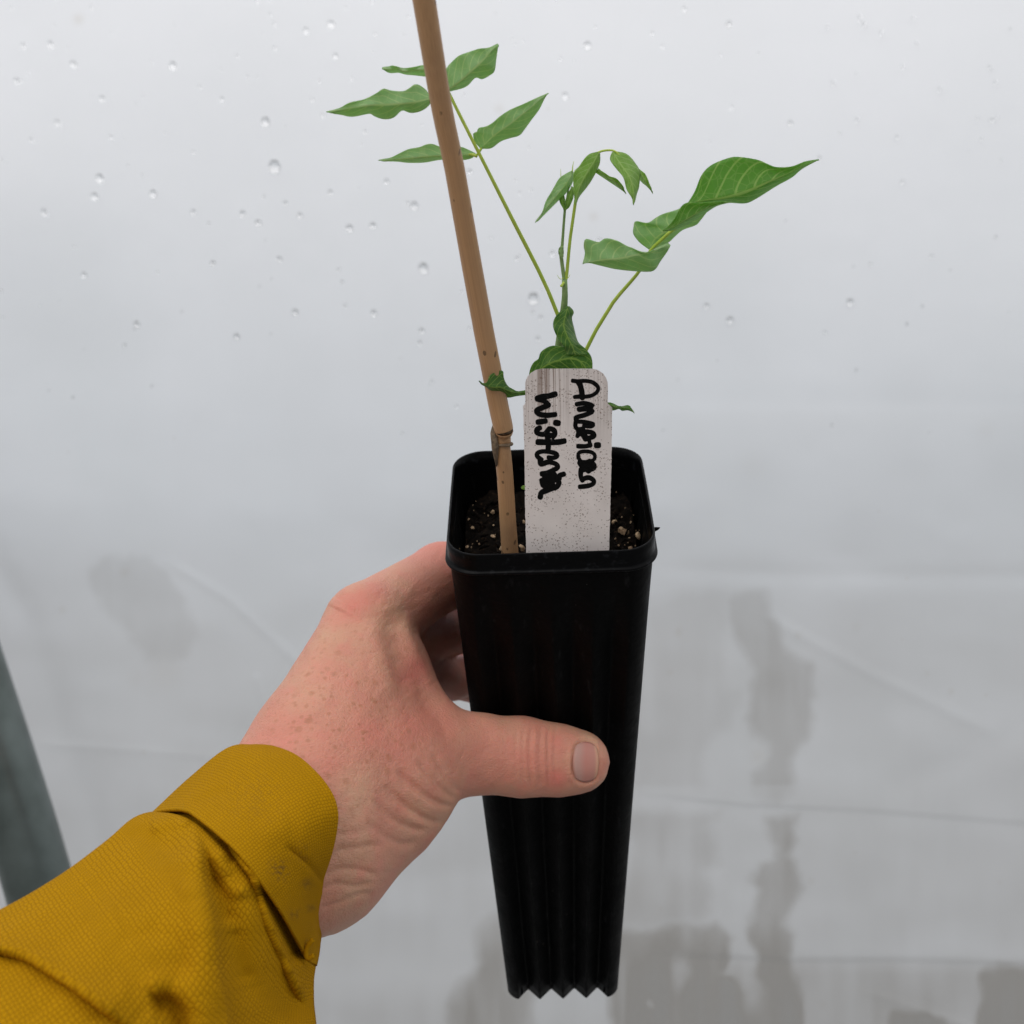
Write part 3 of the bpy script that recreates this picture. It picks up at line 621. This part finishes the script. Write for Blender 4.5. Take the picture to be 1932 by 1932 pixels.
leaf('leaflet', c2, [([(800,712),(745,670),(710,620),(712,575),(722,548),(790,558),(860,515),(980,472),(1030,440)],[(803,714),(815,690),(830,660),(850,640),(880,620),(920,600),(980,560),(1050,510),(1110,470)],[(805,715),(830,710),(870,690),(920,668),(950,640),(1000,598),(1075,570),(1105,540),(1135,500)])], (.357,.353), LEAF_P, r2, label='leaflet folded behind the stalk')
leaf('leaflet', c2, [([(411,796),(425,735),(418,690),(432,650),(505,668),(545,648),(620,665),(700,705),(780,735),(850,700),(912,670)],[(412,796),(480,782),(560,772),(640,764),(730,742),(800,730),(860,705),(918,677)],[(413,797),(450,792),(520,808),(620,830),(780,843),(835,832),(870,780),(912,720),(925,685)])], (.351,.348), LEAF_P, r2, wave=.0015, cup=.003)
# middle young leaf and shoot tip
r3 = stem('leaf_stalk', c2, [(305,905,.3655,6),(318,860,.3645,5.5),(340,640,.360,5),(372,420,.356,5),(400,300,.3545,4.5),(440,200,.353,4),(500,145,.352,3.6),(555,130,.351,3.4),(605,138,.350,3),(650,190,.350,2)], STEM, pl)
leaf('leaflet', c2, [([(350,250),(300,275),(270,300),(230,370),(195,430),(175,490),(135,555)],[(353,256),(315,325),(250,405),(190,480),(137,553)],[(356,258),(352,310),(320,370),(260,430),(200,490),(135,557)])], (.356,.351), LEAF_P, r3)
leaf('leaflet', c2, [([(500,140),(440,160),(390,225),(360,260),(357,330),(362,400),(368,450)],[(505,146),(470,210),(420,290),(385,370),(369,448)],[(512,150),(508,210),(470,290),(430,350),(390,400),(370,450)])], (.3515,.348), LEAF_Y, r3)
leaf('leaflet', c2, [([(585,140),(573,185),(610,240),(650,290),(670,360),(700,410),(713,452)],[(590,143),(630,210),(680,280),(705,350),(713,450)],[(600,138),(670,155),(720,210),(745,260),(740,340),(725,390),(713,450)])], (.350,.347), LEAF_Y, r3)
leaf('leaflet', c2, [([(505,235),(560,280),(610,300),(645,340),(668,383)],[(497,248),(560,293),(615,325),(668,384)],[(488,262),(560,310),(620,350),(668,385)])], (.354,.352), LEAF_Y, r3)
leaf('leaflet', c2, [([(744,238),(780,275),(800,325),(825,381)],[(742,246),(772,300),(825,381)],[(741,258),(748,305),(790,345),(825,382)])], (.353,.352), LEAF_Y, r3)
sh = stem('shoot', c2, [(304,895,.365,5.5),(300,860,.3645,6),(287,760,.3625,6),(286,720,.362,7.5),(292,690,.3615,5),(300,580,.3595,4.2),(308,480,.3575,4),(315,440,.357,3),(335,320,.356,2.5),(348,250,.3555,2)], STEM2, pl)
leaf('bud_leaf', c2, [([(290,385),(274,405),(280,440),(305,482)],[(295,390),(293,430),(305,482)],[(300,392),(308,430),(307,482)])], .357, LEAF_Y, sh, bow=.0006, cup=.0005, fold=.0008, n1_=16)
leaf('bud_leaf', c2, [([(350,340),(322,390),(312,430),(310,482)],[(352,345),(338,400),(312,482)],[(354,350),(356,400),(335,455),(314,482)])], .3565, LEAF_Y, sh, bow=.0006, cup=.0005, fold=.0008, n1_=16)
leaf('bud_leaf', c2, [([(289,690),(272,705),(270,735),(285,765)],[(292,690),(284,730),(290,768)],[(297,695),(298,735),(294,768)])], .3605, STEM2, sh, bow=.0006, cup=.0005, fold=.0008, n1_=16)
for a in ([(300,880,.364,1.3),(280,885,.364,1),(262,862,.364,.6)], [(315,885,.364,1.3),(330,875,.364,1),(338,858,.364,.6)], [(352,255,.3555,2),(354,225,.3555,1.4),(360,195,.3555,.6)], [(285,300,.356,1.3),(284,265,.356,.9),(283,240,.356,.5)], [(302,905,.3635,4),(288,925,.363,4),(280,922,.363,1.5)]):
    stem('stipule', c2, a, STEM, sh)
# curled dark leaves at the stem base
r4 = stem('leaf_stalk', c2, [(285,1420,.377,5),(300,1360,.373,5),(330,1300,.370,4)], STEM, pl)
leaf('leaflet', c2, [([(322,1044),(280,1075),(245,1120),(240,1170),(265,1230),(300,1280),(315,1330)],[(328,1046),(310,1100),(300,1160),(320,1220),(350,1280),(370,1330)],[(332,1046),(357,1078),(346,1112),(355,1160),(380,1250),(415,1290),(440,1330)]),
   ([(92,1480),(105,1410),(130,1370),(155,1355),(172,1310),(230,1278),(300,1284),(350,1270),(400,1275),(432,1300),(467,1355),(470,1450)],[(100,1490),(160,1420),(220,1380),(280,1360),(340,1350),(400,1370),(460,1450)],[(120,1500),(200,1470),(280,1460),(360,1460),(470,1460)])], (.3655,.3655), LEAF_D, r4, cup=.003, dY=[0, .0012], wave=.0008, label='dark curled leaf with yellow veins just above the tag')
leaf('leaflet', c3, [([(190,292),(240,318),(268,300),(290,245),(340,215),(397,203),(410,270),(440,330),(490,370),(540,382),(640,365)],[(190,293),(250,335),(320,352),(380,350),(440,375),(520,398),(640,388)],[(190,295),(210,325),(260,352),(300,395),(380,430),(455,440),(520,427),(640,412)])], (.3545,.3665), LEAF_D, r4, cup=.002, label='small curled leaf in front of the stake')
leaf('leaflet', c3, [([(1270,470),(1320,480),(1365,487),(1430,515),(1500,505),(1530,530),(1558,572)],[(1270,490),(1330,498),(1400,525),(1460,528),(1520,545),(1558,572)],[(1270,520),(1330,540),(1370,553),(1420,540),(1450,556),(1500,552),(1558,573)])], (.366,.360), LEAF_D, r4, wave=.001, cup=.0005)
leaf('leaflet', c3, [([(560,1225),(575,1215),(595,1212),(620,1215)],[(560,1232),(580,1232),(600,1232),(620,1232)],[(562,1240),(580,1248),(600,1250),(620,1250)])], .392, LEAF_Y, r4, bow=.0003, cup=.0002, fold=.0002, n1_=10)

# ---------------------------------------------------------------- hand (one continuous surface from a distance field)
def A3(x, y, Y_): return np.array(at(x, y, Y_), np.float32)
class Field:
    def __init__(s, lo, hi, h):
        s.lo = np.array(lo, np.float32); s.h = h; s.n = np.ceil((np.array(hi)-lo)/h).astype(int)+1
        g = [s.lo[k]+h*np.arange(s.n[k], dtype=np.float32) for k in range(3)]
        s.G = np.meshgrid(*g, indexing='ij')
def cone(G, a, b, ra, rb, ys=1.0):        # tapered capsule; ys>1 flattens it in depth
    d = b-a; L2 = float(d@d); x, y, z = (G[k]-a[k] for k in range(3))
    t = np.clip((x*d[0]+y*d[1]+z*d[2])/L2, 0, 1)
    return np.sqrt((x-t*d[0])**2+((y-t*d[1])*ys)**2+(z-t*d[2])**2)-(ra+(rb-ra)*t)
def smin(a, b, k):
    h_ = np.clip(.5+.5*(b-a)/k, 0, 1); return b*(1-h_)+a*h_-k*h_*(1-h_)
mmm = .001
PALM = [  # (px,py,Y,r mm) -> (px,py,Y,r mm), blend mm, depth flattening
 ((560,1520,.372,24),(690,1178,.416,13.5),0,1.0),      # index metacarpal ridge
 ((575,1560,.378,23),(735,1215,.440,13),10,1.0),       # middle metacarpal
 ((590,1590,.385,20),(755,1255,.452,11),10,1.0),
 ((610,1610,.392,17),(775,1290,.462,9),10,1.0),
 ((640,1440,.388,23),(726,1262,.411,13),12,1.0),       # first web muscle
 ((590,1600,.376,24),(725,1480,.396,20),14,1.0),       # thumb base
 ((730,1480,.396,21),(822,1425,.407,14.6),12,1.0),
 ((548,1592,.368,22),(455,1690,.346,18),14,1.0),       # wrist to forearm
 ((610,1430,.384,18),(560,1560,.372,24),12,1.0),
 ((748,1225,.422,6.0),(806,1350,.411,8.0),9,1.0),
 ((735,1250,.462,13),(745,1330,.466,12),10,1.0)]      # far side of the palm
THUMB = [((822,1424,.407,14.2),(900,1422,.4118,13.3)),((900,1422,.4118,13.3),(985,1428,.4145,13.2)),((985,1428,.4145,13.2),(1050,1434,.4155,11.9)),((1050,1434,.4155,11.9),(1090,1437,.4162,10.9))]
FING = [
 [((752,1160,.446,9.5),(782,1197,.455,8.0))],
 [((690,1175,.416,13.5),(835,1088,.457,12.6)),((835,1088,.457,12.6),(960,1075,.482,10.5)),((960,1075,.482,10.5),(1060,1095,.490,9.2))],
 [((735,1212,.440,12),(850,1187,.478,10.0)),((850,1187,.478,10.0),(970,1175,.499,9.8)),((970,1175,.499,9.8),(1070,1190,.503,8.8))],
 [((755,1258,.456,10),(850,1279,.487,8.7)),((850,1279,.487,8.7),(960,1260,.510,9.0)),((960,1260,.510,9.0),(1050,1270,.514,8.2))],
 [((768,1275,.466,8.5),(838,1283,.494,6.8)),((838,1283,.494,6.8),(940,1305,.518,7.2)),((940,1330,.518,7.4),(1010,1340,.521,6.8))]]
def hand_field(G):
    seg = lambda p, q, ys=1.0: cone(G, A3(*p[:3]), A3(*q[:3]), p[3]*mmm, q[3]*mmm, ys)
    d = None
    for a, b, k, ys in PALM:
        s_ = seg(a, b, ys); d = s_ if d is None else smin(d, s_, k*mmm)
    th = None
    for a, b in THUMB:
        s_ = seg(a, b, 1.22); th = s_ if th is None else smin(th, s_, 3*mmm)
    out = smin(d, th, 5*mmm)
    for ch in FING:
        f_ = None
        for a, b in ch:
            s_ = seg(a, b); f_ = s_ if f_ is None else smin(f_, s_, 3*mmm)
        out = np.minimum(out, smin(d, f_, 3.5*mmm))
    return out
def nets(V_, lo, h):                      # naive surface nets
    ins = V_ < 0; nx_, ny_, nz_ = V_.shape
    c = [ins[i:nx_-1+i, j:ny_-1+j, k:nz_-1+k] for i in (0, 1) for j in (0, 1) for k in (0, 1)]
    sm_ = sum(q.astype(np.int8) for q in c); act = (sm_ > 0) & (sm_ < 8); idx = np.argwhere(act)
    vid = np.full(act.shape, -1, np.int64); vid[act] = np.arange(len(idx))
    acc = np.zeros((len(idx), 3)); cnt = np.zeros(len(idx)); I = idx.T
    cs = [(i, j, k) for i in (0, 1) for j in (0, 1) for k in (0, 1)]
    for a in cs:
        for ax in range(3):
            if a[ax]: continue
            b = list(a); b[ax] = 1
            va = V_[I[0]+a[0], I[1]+a[1], I[2]+a[2]]; vb = V_[I[0]+b[0], I[1]+b[1], I[2]+b[2]]
            m_ = (va < 0) != (vb < 0); t = np.where(m_, va/np.where(m_, va-vb, 1), 0)
            p = np.tile(np.array(a, float), (len(idx), 1)); p[:, ax] += t; acc[m_] += p[m_]; cnt[m_] += 1
    P = lo+h*(idx+acc/cnt[:, None]); faces = []
    for ax in range(3):
        o1, o2 = [(1, 2), (2, 0), (0, 1)][ax]
        sl = [slice(1, -1)]*3; sl[ax] = slice(0, -1); A = ins[tuple(sl)]
        s2 = [slice(1, -1)]*3; s2[ax] = slice(1, None); B = ins[tuple(s2)]
        e_ = np.argwhere(A != B); base = e_.copy(); 
        for k in range(3):
            if k != ax: base[:, k] += 1
        inn = A[tuple(e_.T)]
        def cell(d1, d2):
            q = base.copy(); q[:, o1] += d1; q[:, o2] += d2; return vid[q[:, 0], q[:, 1], q[:, 2]]
        f_ = np.stack([cell(-1, -1), cell(0, -1), cell(0, 0), cell(-1, 0)], 1)
        f_[~inn] = f_[~inn][:, ::-1]; faces.append(f_)
    return P, np.vstack(faces)
lo_ = np.array([-.135, .285, CZ-.185]); hi_ = np.array([.05, .535, CZ+.005])
fld = Field(lo_, hi_, .0011); D = hand_field(fld.G); HV, HF = nets(D, fld.lo, fld.h); del fld, D
HF = HF[(HF >= 0).all(1)]
def vnormals(V_, F_):
    n_ = np.zeros_like(V_); a, b, c, d = (V_[F_[:, k]] for k in range(4)); fn = np.cross(c-a, d-b)
    for k in range(4): np.add.at(n_, F_[:, k], fn)
    return n_/np.maximum(np.linalg.norm(n_, axis=1), 1e-12)[:, None]
def smooth_mesh(V_, F_, it=3, lam=.5):
    E_ = np.vstack([F_[:, [k, (k+1) % 4]] for k in range(4)]); cnt = np.zeros(len(V_)); np.add.at(cnt, E_[:, 0], 1); np.add.at(cnt, E_[:, 1], 1)
    for _ in range(it):
        acc = np.zeros_like(V_); np.add.at(acc, E_[:, 0], V_[E_[:, 1]]); np.add.at(acc, E_[:, 1], V_[E_[:, 0]]); V_ = V_+(acc/cnt[:, None]-V_)*lam
    return V_
HV = smooth_mesh(HV, HF, 3)
def subdivide(V_, F_):
    n0 = len(V_); E_ = np.sort(np.stack([F_, np.roll(F_, -1, 1)], -1).reshape(-1, 2), 1)
    u, ix = np.unique(E_[:, 0]*n0+E_[:, 1], return_inverse=True); mid = (V_[u//n0]+V_[u % n0])/2
    c = V_[F_].mean(1); e_ = n0+ix.reshape(-1, 4); f_ = n0+len(u)+np.arange(len(F_))
    NF = np.concatenate([np.stack([F_[:, k], e_[:, k], f_, e_[:, (k-1) % 4]], 1) for k in range(4)])
    return np.vstack([V_, mid, c]), NF
HV, HF = subdivide(HV, HF); HV = smooth_mesh(HV, HF, 3); HN = vnormals(HV, HF); HQ = proj(HV)
front = np.clip(-HN[:, 1]*2.0+.3, 0, 1)
disp = np.zeros(len(HV))
def groove(fn, P, depth, wd, soft_end=True):   # depth in mm (negative sinks), width in picture px
    global disp
    P = cr([fn(*p) for p in P], 24); m_ = (HQ[:, 0] > P[:, 0].min()-80) & (HQ[:, 0] < P[:, 0].max()+80) & (HQ[:, 1] > P[:, 1].min()-80) & (HQ[:, 1] < P[:, 1].max()+80)
    d, _, al = poly_dist(HQ[m_], P); fade = np.clip(np.minimum(al, 1-al)*6+.0, 0, 1) if soft_end else 1
    disp[m_] += depth*mmm*np.exp(-(d/wd)**2)*fade*front[m_]
# folds at the thumb base and wrist
cB = aff(433.6, 981.2, .4886)
for P, dp, wd in (([(640,960),(700,1015),(765,1068),(830,1100),(880,1105)], -1.3, 8), ([(600,1020),(660,1085),(725,1135),(790,1165),(840,1160)], -1.15, 8), ([(560,1080),(620,1145),(690,1185),(770,1200)], -.9, 8),
                  ([(530,1160),(600,1220),(670,1250),(730,1240)], -.8, 9), ([(720,920),(775,985),(830,1045),(885,1085)], -1.0, 7), ([(780,890),(820,960),(870,1030),(910,1060)], -.6, 7), ([(670,1030),(740,1090),(810,1125)], .4, 9), ([(620,1090),(690,1150),(760,1180)], .4, 9),
                  ([(340,1320),(430,1275),(520,1260),(620,1250)], -.8, 8), ([(340,1385),(420,1350),(500,1350),(580,1375)], -.9, 7), ([(330,1440),(410,1405),(480,1415),(560,1400)], -.7, 6), ([(340,1500),(420,1480),(490,1450),(560,1440)], -.7, 6), ([(350,1200),(450,1210),(560,1190)], -.5, 9)):
    groove(cB, P, dp*(.62 if P[0][0] < 400 else .85), wd*.85)
for x, dp in ((1000, -.2), (1050, -.25), (1105, -.6), (1180, -.35), (1240, -.45), (1290, -.35), (1140, .2), (1215, .2)):
    groove(c5, [(x+10, 350), (x-5, 470), (x-8, 620), (x-4, 760), (x+8, 860)], dp, 3.4)
groove(c4, [(985,640),(1020,760),(1050,900),(1100,1080),(1160,1190)], -1.5, 26)   # hollow beside the web
groove(c4, [(860,700),(930,900),(980,1080),(1050,1230)], .9, 26)
groove(c4, [(1100,640),(1130,800),(1170,920),(1230,1080),(1300,1220)], .9, 12)
groove(c4, [(690,620),(620,760),(520,960),(400,1180)], .7, 30)                    # bony ridge of the index
groove(c4, [(720,600),(690,660)], .8, 26)
groove(c4, [(560,1180),(700,1330),(900,1400),(1100,1400)], -.5, 40)
groove(c4, [(690,640),(740,655),(790,660)], -.25, 4); groove(c4, [(670,690),(730,700),(780,690)], -.2, 4)
# nail bed: fold round the nail
nail_c = np.array(c5(1515, 640)); nx_, ny_ = 24.5, 38.0
dn = np.hypot((HQ[:, 0]-nail_c[0])/nx_, (HQ[:, 1]-nail_c[1])/ny_)
dn = (np.abs((HQ[:, 0]-nail_c[0])/nx_)**2.6+np.abs((HQ[:, 1]-nail_c[1])/ny_)**2.6)**(1/2.6)
disp += mmm*front*(-.50*np.exp(-((dn-.98)/.10)**2)+.40*np.exp(-((dn-1.22)/.16)**2)*(HQ[:, 0] < nail_c[0]+26)-.35*np.clip(1-dn, 0, 1))
disp += .25*mmm*front*noise2(HQ[:, 0], HQ[:, 1], 22, 31)+.16*mmm*front*noise2(HQ[:, 0]+HQ[:, 1]*.5, HQ[:, 1], 9, 32)
HV2 = HV+HN*disp[:, None]
hm = bpy.data.meshes.new('person'); np_mesh(hm, HV2, HF)
def blob(fn, pts, r):
    s_ = np.zeros(len(HQ))
    for x, y in pts: q = fn(x, y); s_ = np.maximum(s_, np.exp(-((HQ[:, 0]-q[0])**2+(HQ[:, 1]-q[1])**2)/(2*r*r)))
    return s_
redv = .9*blob(c4, [(760,600),(830,560),(900,520)], 24)+.85*blob(c4, [(1150,1080),(1180,1020)], 18)+.8*blob(c4, [(1020,1540),(900,1480),(1100,1450)], 45)+.6*blob(c4, [(480,1620),(330,1480)], 50)+.5*blob(c4, [(1300,280),(1200,320)], 40)
redv += .8*blob(c5, [(1310,490),(1310,760)], 14)+.45*blob(c5, [(1140,380),(1150,640),(1230,800)], 22)+.35*blob(c4, [(1200,600),(1250,700)], 30)+.3*blob(c5, [(830,560)], 40)+.5*blob(c5, [(1680,660)], 14)
redv += .6*np.clip((HV[:, 1]-.432)/.02, 0, 1)
frkv = np.clip(1.1-np.hypot((HQ[:, 0]-640)/190, (HQ[:, 1]-1370)/190)*.75, 0, 1)
for nm, arr in (('red', np.clip(redv, 0, 1)), ('frk', frkv)):
    a_ = hm.attributes.new(nm, 'FLOAT', 'POINT'); a_.data.foreach_set('value', arr.astype(np.float32))
hm.materials.append(SKIN)
hand = bpy.data.objects.new('person', hm); COL.objects.link(hand)
tag(hand, 'person\'s freckled left hand in a mustard sleeve gripping the black pot, thumb in front', 'person')
# thumbnail laid on the nail bed
def hit(x, y, y0=.38):
    o_ = np.array([0, 0, CZ]); dvec = np.array(at(x, y, 1.0))-o_; yy = y0
    for _ in range(40):
        p = o_+dvec*yy; dd = float(hand_field([np.array([p[k]], np.float32) for k in range(3)])[0]); yy += dd*.9
        if abs(dd) < 1e-5: break
    return yy
NVV, NUV = [], []; NN = 22
for i in range(NN):
    for j in range(NN):
        a, b = -1+2*i/(NN-1), -1+2*j/(NN-1)
        k = (1-.5*abs(a)**2.6*abs(b)**2.6); x_, y_ = a*math.sqrt(1-b*b*.42), b*math.sqrt(1-a*a*.42)
        X_, Y_ = nail_c[0]+x_*nx_*.97, nail_c[1]+y_*ny_*.95
        NVV.append((X_, Y_, hit(X_, Y_)+(.0008*abs(b)**3+(.0004 if a < -.9 else 0))-.00010)); NUV.append(((a+1)/2, (b+1)/2))
nl = link('thumbnail', [at(*p) for p in NVV], grid_faces(NN, NN), NAIL, hand, uv=NUV)
sm = nl.modifiers.new('thickness', 'SOLIDIFY'); sm.thickness = .0006; sm.offset = 1

# ---------------------------------------------------------------- sleeve and cuff
NFR = 160
def section(fn, pts, Yc, b, n_=160, back=(0, 0), dY=0.0):
    P = cr([fn(*p) for p in pts], n_); out = []
    for i in range(n_):
        t = math.pi*i/(n_-1); yc = Yc+dY*(i/(n_-1)-.5); out.append((P[i][0], P[i][1], yc-b*math.sin(t)**.85))
    A, B = P[0], P[-1]; mid = (A+B)/2
    for i in range(1, 39):
        t = i/39; p = B+(A-B)*t; s_ = math.sin(math.pi*t); yc = Yc+dY*(.5-t); out.append((p[0]+back[0]*s_, p[1]+back[1]*s_, yc+b*s_**.8))
    return np.array(out)
def lofted(secs, n_):
    secs = np.array(secs); m_, k, _ = secs.shape; t = np.linspace(0, m_-1, n_); out = np.zeros((n_, k, 3))
    A = np.concatenate([[2*secs[0]-secs[1]], secs, [2*secs[-1]-secs[-2]]])
    for i, q in enumerate(t):
        j = min(int(q), m_-2); f_ = q-j; p0, p1, p2, p3 = A[j:j+4]
        out[i] = .5*((2*p1)+(-p0+p2)*f_+(2*p0-5*p1+4*p2-p3)*f_**2+(-p0+3*p1-3*p2+p3)*f_**3)
    return out
def cloth(name, secs, n_, parent, folds, uvs, seed, dirt_pts=()):
    G = lofted(secs, n_); m_, k, _ = G.shape; G = G.reshape(-1, 3)
    W = np.stack([(G[:, 0]-CX)/F*G[:, 2], G[:, 2], CZ-(G[:, 1]-CX)/F*G[:, 2]], 1)
    q = G[:, :2]; h_ = np.zeros(len(W)); jj = np.tile(np.arange(k), m_); fr_ = (jj < NFR)*np.clip(np.minimum(jj, NFR-1-jj)/9., 0, 1)
    for kind, fn, P, amp, wa, wb in folds:
        P = cr([fn(*p) for p in P], 30); d, sd, al = poly_dist(q, P); fade = np.clip(np.minimum(al, 1-al)*7, 0, 1)
        if kind == 'ridge': h_ += amp*np.where(sd > 0, np.exp(-(d/wa)**2), np.exp(-(d/wb)**2))*fade
        if kind == 'cliff': h_ += amp*np.where(sd > 0, np.exp(-(d/wa)), np.exp(-(d/wb)**2))*fade
        if kind == 'drop': h_ += amp*np.where(sd > 0, 0, (1-np.exp(-(d/wa)**2))*np.exp(-(d/wb)**2))*fade
    cr1 = np.abs(noise2(q[:, 0]+q[:, 1]*.6, q[:, 1]-q[:, 0]*.3, 115, seed+5)); cr2 = np.abs(noise2(q[:, 0]-q[:, 1]*.4, q[:, 1]+q[:, 0]*.5, 62, seed+6))
    h_ += (2.6*np.minimum(cr1, .3)+1.3*np.minimum(cr2, .25))*(1.0 if name == 'jacket_sleeve' else .45)
    h_ += .5*noise2(q[:, 0], q[:, 1], 60, seed)+.25*noise2(q[:, 0], q[:, 1], 24, seed+1)
    tow = np.array([0, 0, CZ])-W; tow /= np.linalg.norm(tow, axis=1)[:, None]
    W = W+tow*(h_*fr_*mmm)[:, None]
    R3 = W.reshape(m_, k, 3)
    uu = np.r_[0, np.cumsum(np.linalg.norm(np.diff(R3[:, 80], axis=0), axis=1))]; vv = np.r_[0, np.cumsum(np.linalg.norm(np.diff(R3[m_//2], axis=0), axis=1))]
    UVv = np.stack(np.meshgrid(uu, vv, indexing='ij'), -1).reshape(-1, 2)*uvs
    o = link(name, W, grid_faces(m_, k, True), CLOTH, parent, uv=UVv)
    dv = np.zeros(len(W))
    for (x, y), r_, a_ in dirt_pts: dv = np.maximum(dv, a_*np.exp(-((q[:, 0]-x)**2+(q[:, 1]-y)**2)/(2*r_*r_))*np.clip(.5+3*noise2(q[:, 0], q[:, 1]*1.6, 5, 77), 0, 1))
    a_ = o.data.attributes.new('dirt', 'FLOAT', 'POINT'); a_.data.foreach_set('value', dv.astype(np.float32))
    sm = o.modifiers.new('thickness', 'SOLIDIFY'); sm.thickness = .0009; sm.offset = -1
    return o
SL = [section(c6, [(1040,470),(1120,470),(1200,510),(1290,570),(1370,650),(1450,740),(1520,840),(1580,940),(1620,1040),(1660,1160),(1700,1270),(1745,1330)], .3500, .0262, back=(-20, 10)),
 section(c6, [(900,590),(960,575),(1040,590),(1130,640),(1220,720),(1300,800),(1390,900),(1470,1010),(1530,1110),(1590,1240),(1650,1340),(1738,1405)], .3440, .0270, back=(-20, 10)),
 section(c6, [(850,562),(930,575),(1000,600),(1080,650),(1160,730),(1240,820),(1320,930),(1400,1050),(1470,1170),(1540,1290),(1620,1410),(1728,1480)], .3400, .0300, back=(-30, 10)),
 section(c6, [(740,600),(800,650),(880,740),(960,830),(1050,930),(1140,1030),(1230,1150),(1320,1280),(1400,1400),(1490,1540),(1600,1640),(1728,1610)], .3340, .0330, back=(-30, 10)),
 section(c6, [(600,720),(650,780),(730,880),(820,980),(910,1090),(1000,1200),(1090,1330),(1180,1460),(1290,1600),(1420,1720),(1560,1770),(1740,1760)], .3260, .0350, back=(-30, 10)),
 section(c6, [(330,920),(390,1000),(480,1120),(580,1260),(680,1400),(780,1540),(880,1680),(1000,1820),(1150,1950),(1330,2010),(1520,2000),(1720,1960)], .3120, .0370, back=(-30, 10)),
 section(c6, [(0,1110),(60,1220),(160,1380),(260,1540),(370,1700),(480,1860),(600,2010),(750,2150),(940,2250),(1150,2290),(1400,2260),(1650,2200)], .2960, .0380, back=(-30, 10)),
 section(c6, [(-420,1290),(-350,1420),(-250,1600),(-140,1790),(-30,1970),(90,2150),(230,2300),(400,2420),(600,2500),(850,2540),(1150,2520),(1450,2460)], .2780, .0390, back=(-30, 10)),
 section(c6, [(-1000,1550),(-900,1700),(-780,1900),(-650,2100),(-500,2300),(-350,2480),(-150,2620),(100,2720),(350,2760),(600,2780),(900,2760),(1200,2700)], .2580, .0400, back=(-30, 10))]
FOLD = [('cliff', c6, [(720,1740),(520,1585),(400,1500),(300,1438),(200,1375),(120,1340),(0,1315),(-200,1310)], 5.0, 50, 5.0),
 ('ridge', c6, [(1050,640),(1085,780),(1110,950),(1150,1100),(1175,1300),(1190,1450),(1240,1700),(1260,2000)], 8.5, 60, 13), ('ridge', c6, [(1190,800),(1240,1000),(1290,1200),(1330,1420),(1400,1650)], -4.0, 26, 34),
 ('ridge', c6, [(1130,760),(1165,900),(1200,1040),(1260,1200)], -2.6, 22, 22),
 ('ridge', c6, [(1190,760),(1240,880),(1300,985),(1380,980)], 1.6, 12, 12),
 ('ridge', c6, [(1230,690),(1265,750),(1310,840)], -2.6, 12, 12),
 ('cliff', c6, [(1700,1640),(1640,1510),(1560,1330),(1500,1190),(1462,1080),(1435,980),(1412,900),(1350,820),(1290,740)], 5.5, 30, 5.0),
 ('ridge', c6, [(1450,920),(1520,1060),(1590,1220),(1660,1400)], -8.5, 24, 20),
 ('ridge', c6, [(790,1560),(850,1535),(930,1525),(1010,1560),(1070,1650),(1090,1800)], 3.0, 12, 26),
 ('ridge', c6, [(820,1640),(930,1610),(1000,1700),(1020,1850)], -5.0, 30, 30),
 ('ridge', c6, [(620,700),(780,690),(900,740),(1030,740)], -1.6, 20, 20), ('ridge', c6, [(840,640),(960,600),(1050,640)], 1.8, 16, 16),
 ('ridge', c6, [(1250,1180),(1280,1350),(1330,1520)], -2.0, 30, 24), ('ridge', c6, [(560,1080),(760,1160),(980,1150)], .9, 45, 45), ('ridge', c6, [(650,1500),(900,1420),(1100,1400)], -1.0, 30, 30)]
sl = cloth('jacket_sleeve', SL, 620, hand, FOLD, 760, 41)
CF = [section(c6, [(1420,185),(1520,195),(1640,240),(1740,320),(1830,430),(1868,540),(1860,650),(1830,780),(1790,900),(1775,1000),(1780,1150),(1770,1240)], .3620, .0285, back=(-40, 10)),
 section(c6, [(1270,205),(1390,240),(1510,310),(1610,400),(1690,500),(1740,600),(1752,700),(1745,830),(1735,950),(1738,1060),(1752,1190),(1768,1275)], .3570, .0292, back=(-40, 10)),
 section(c6, [(1060,370),(1180,395),(1290,460),(1390,545),(1480,640),(1550,750),(1600,860),(1640,970),(1670,1070),(1700,1160),(1730,1250),(1760,1330)], .3500, .0300, back=(-30, 10)),
 section(c6, [(853,563),(940,548),(1035,553),(1125,612),(1220,690),(1310,775),(1400,885),(1500,1025),(1570,1135),(1640,1262),(1700,1370),(1745,1400)], .3430, .0312, back=(-20, 10))]
cf = cloth('cuff', CF, 120, sl, [('ridge', c6, [(1080,520),(1180,470),(1290,430)], -.9, 10, 10), ('ridge', c6, [(1570,730),(1660,800),(1720,860),(1790,950)], -1.3, 6, 9), ('ridge', c6, [(1300,560),(1480,640),(1600,600)], .8, 30, 30), ('ridge', c6, [(1690,1000),(1720,1100),(1700,1250)], -.8, 12, 12)], 1150, 51,
   [(c6(1540, 870), 12, .6), (c6(1690, 940), 7, .4), (c6(1620, 1110), 8, .35), (c6(1710, 1080), 6, .35), (c6(1670, 770), 12, .25), (c6(1430, 480), 40, .12)])
v, f = tube(cr([at(*c6(x, y), .333) for x, y in ((1740,1255),(1712,1290),(1700,1330),(1712,1360),(1745,1345))], 20), .0007, 8)
link('thread_scrap', v, f, CLOTH, cf)
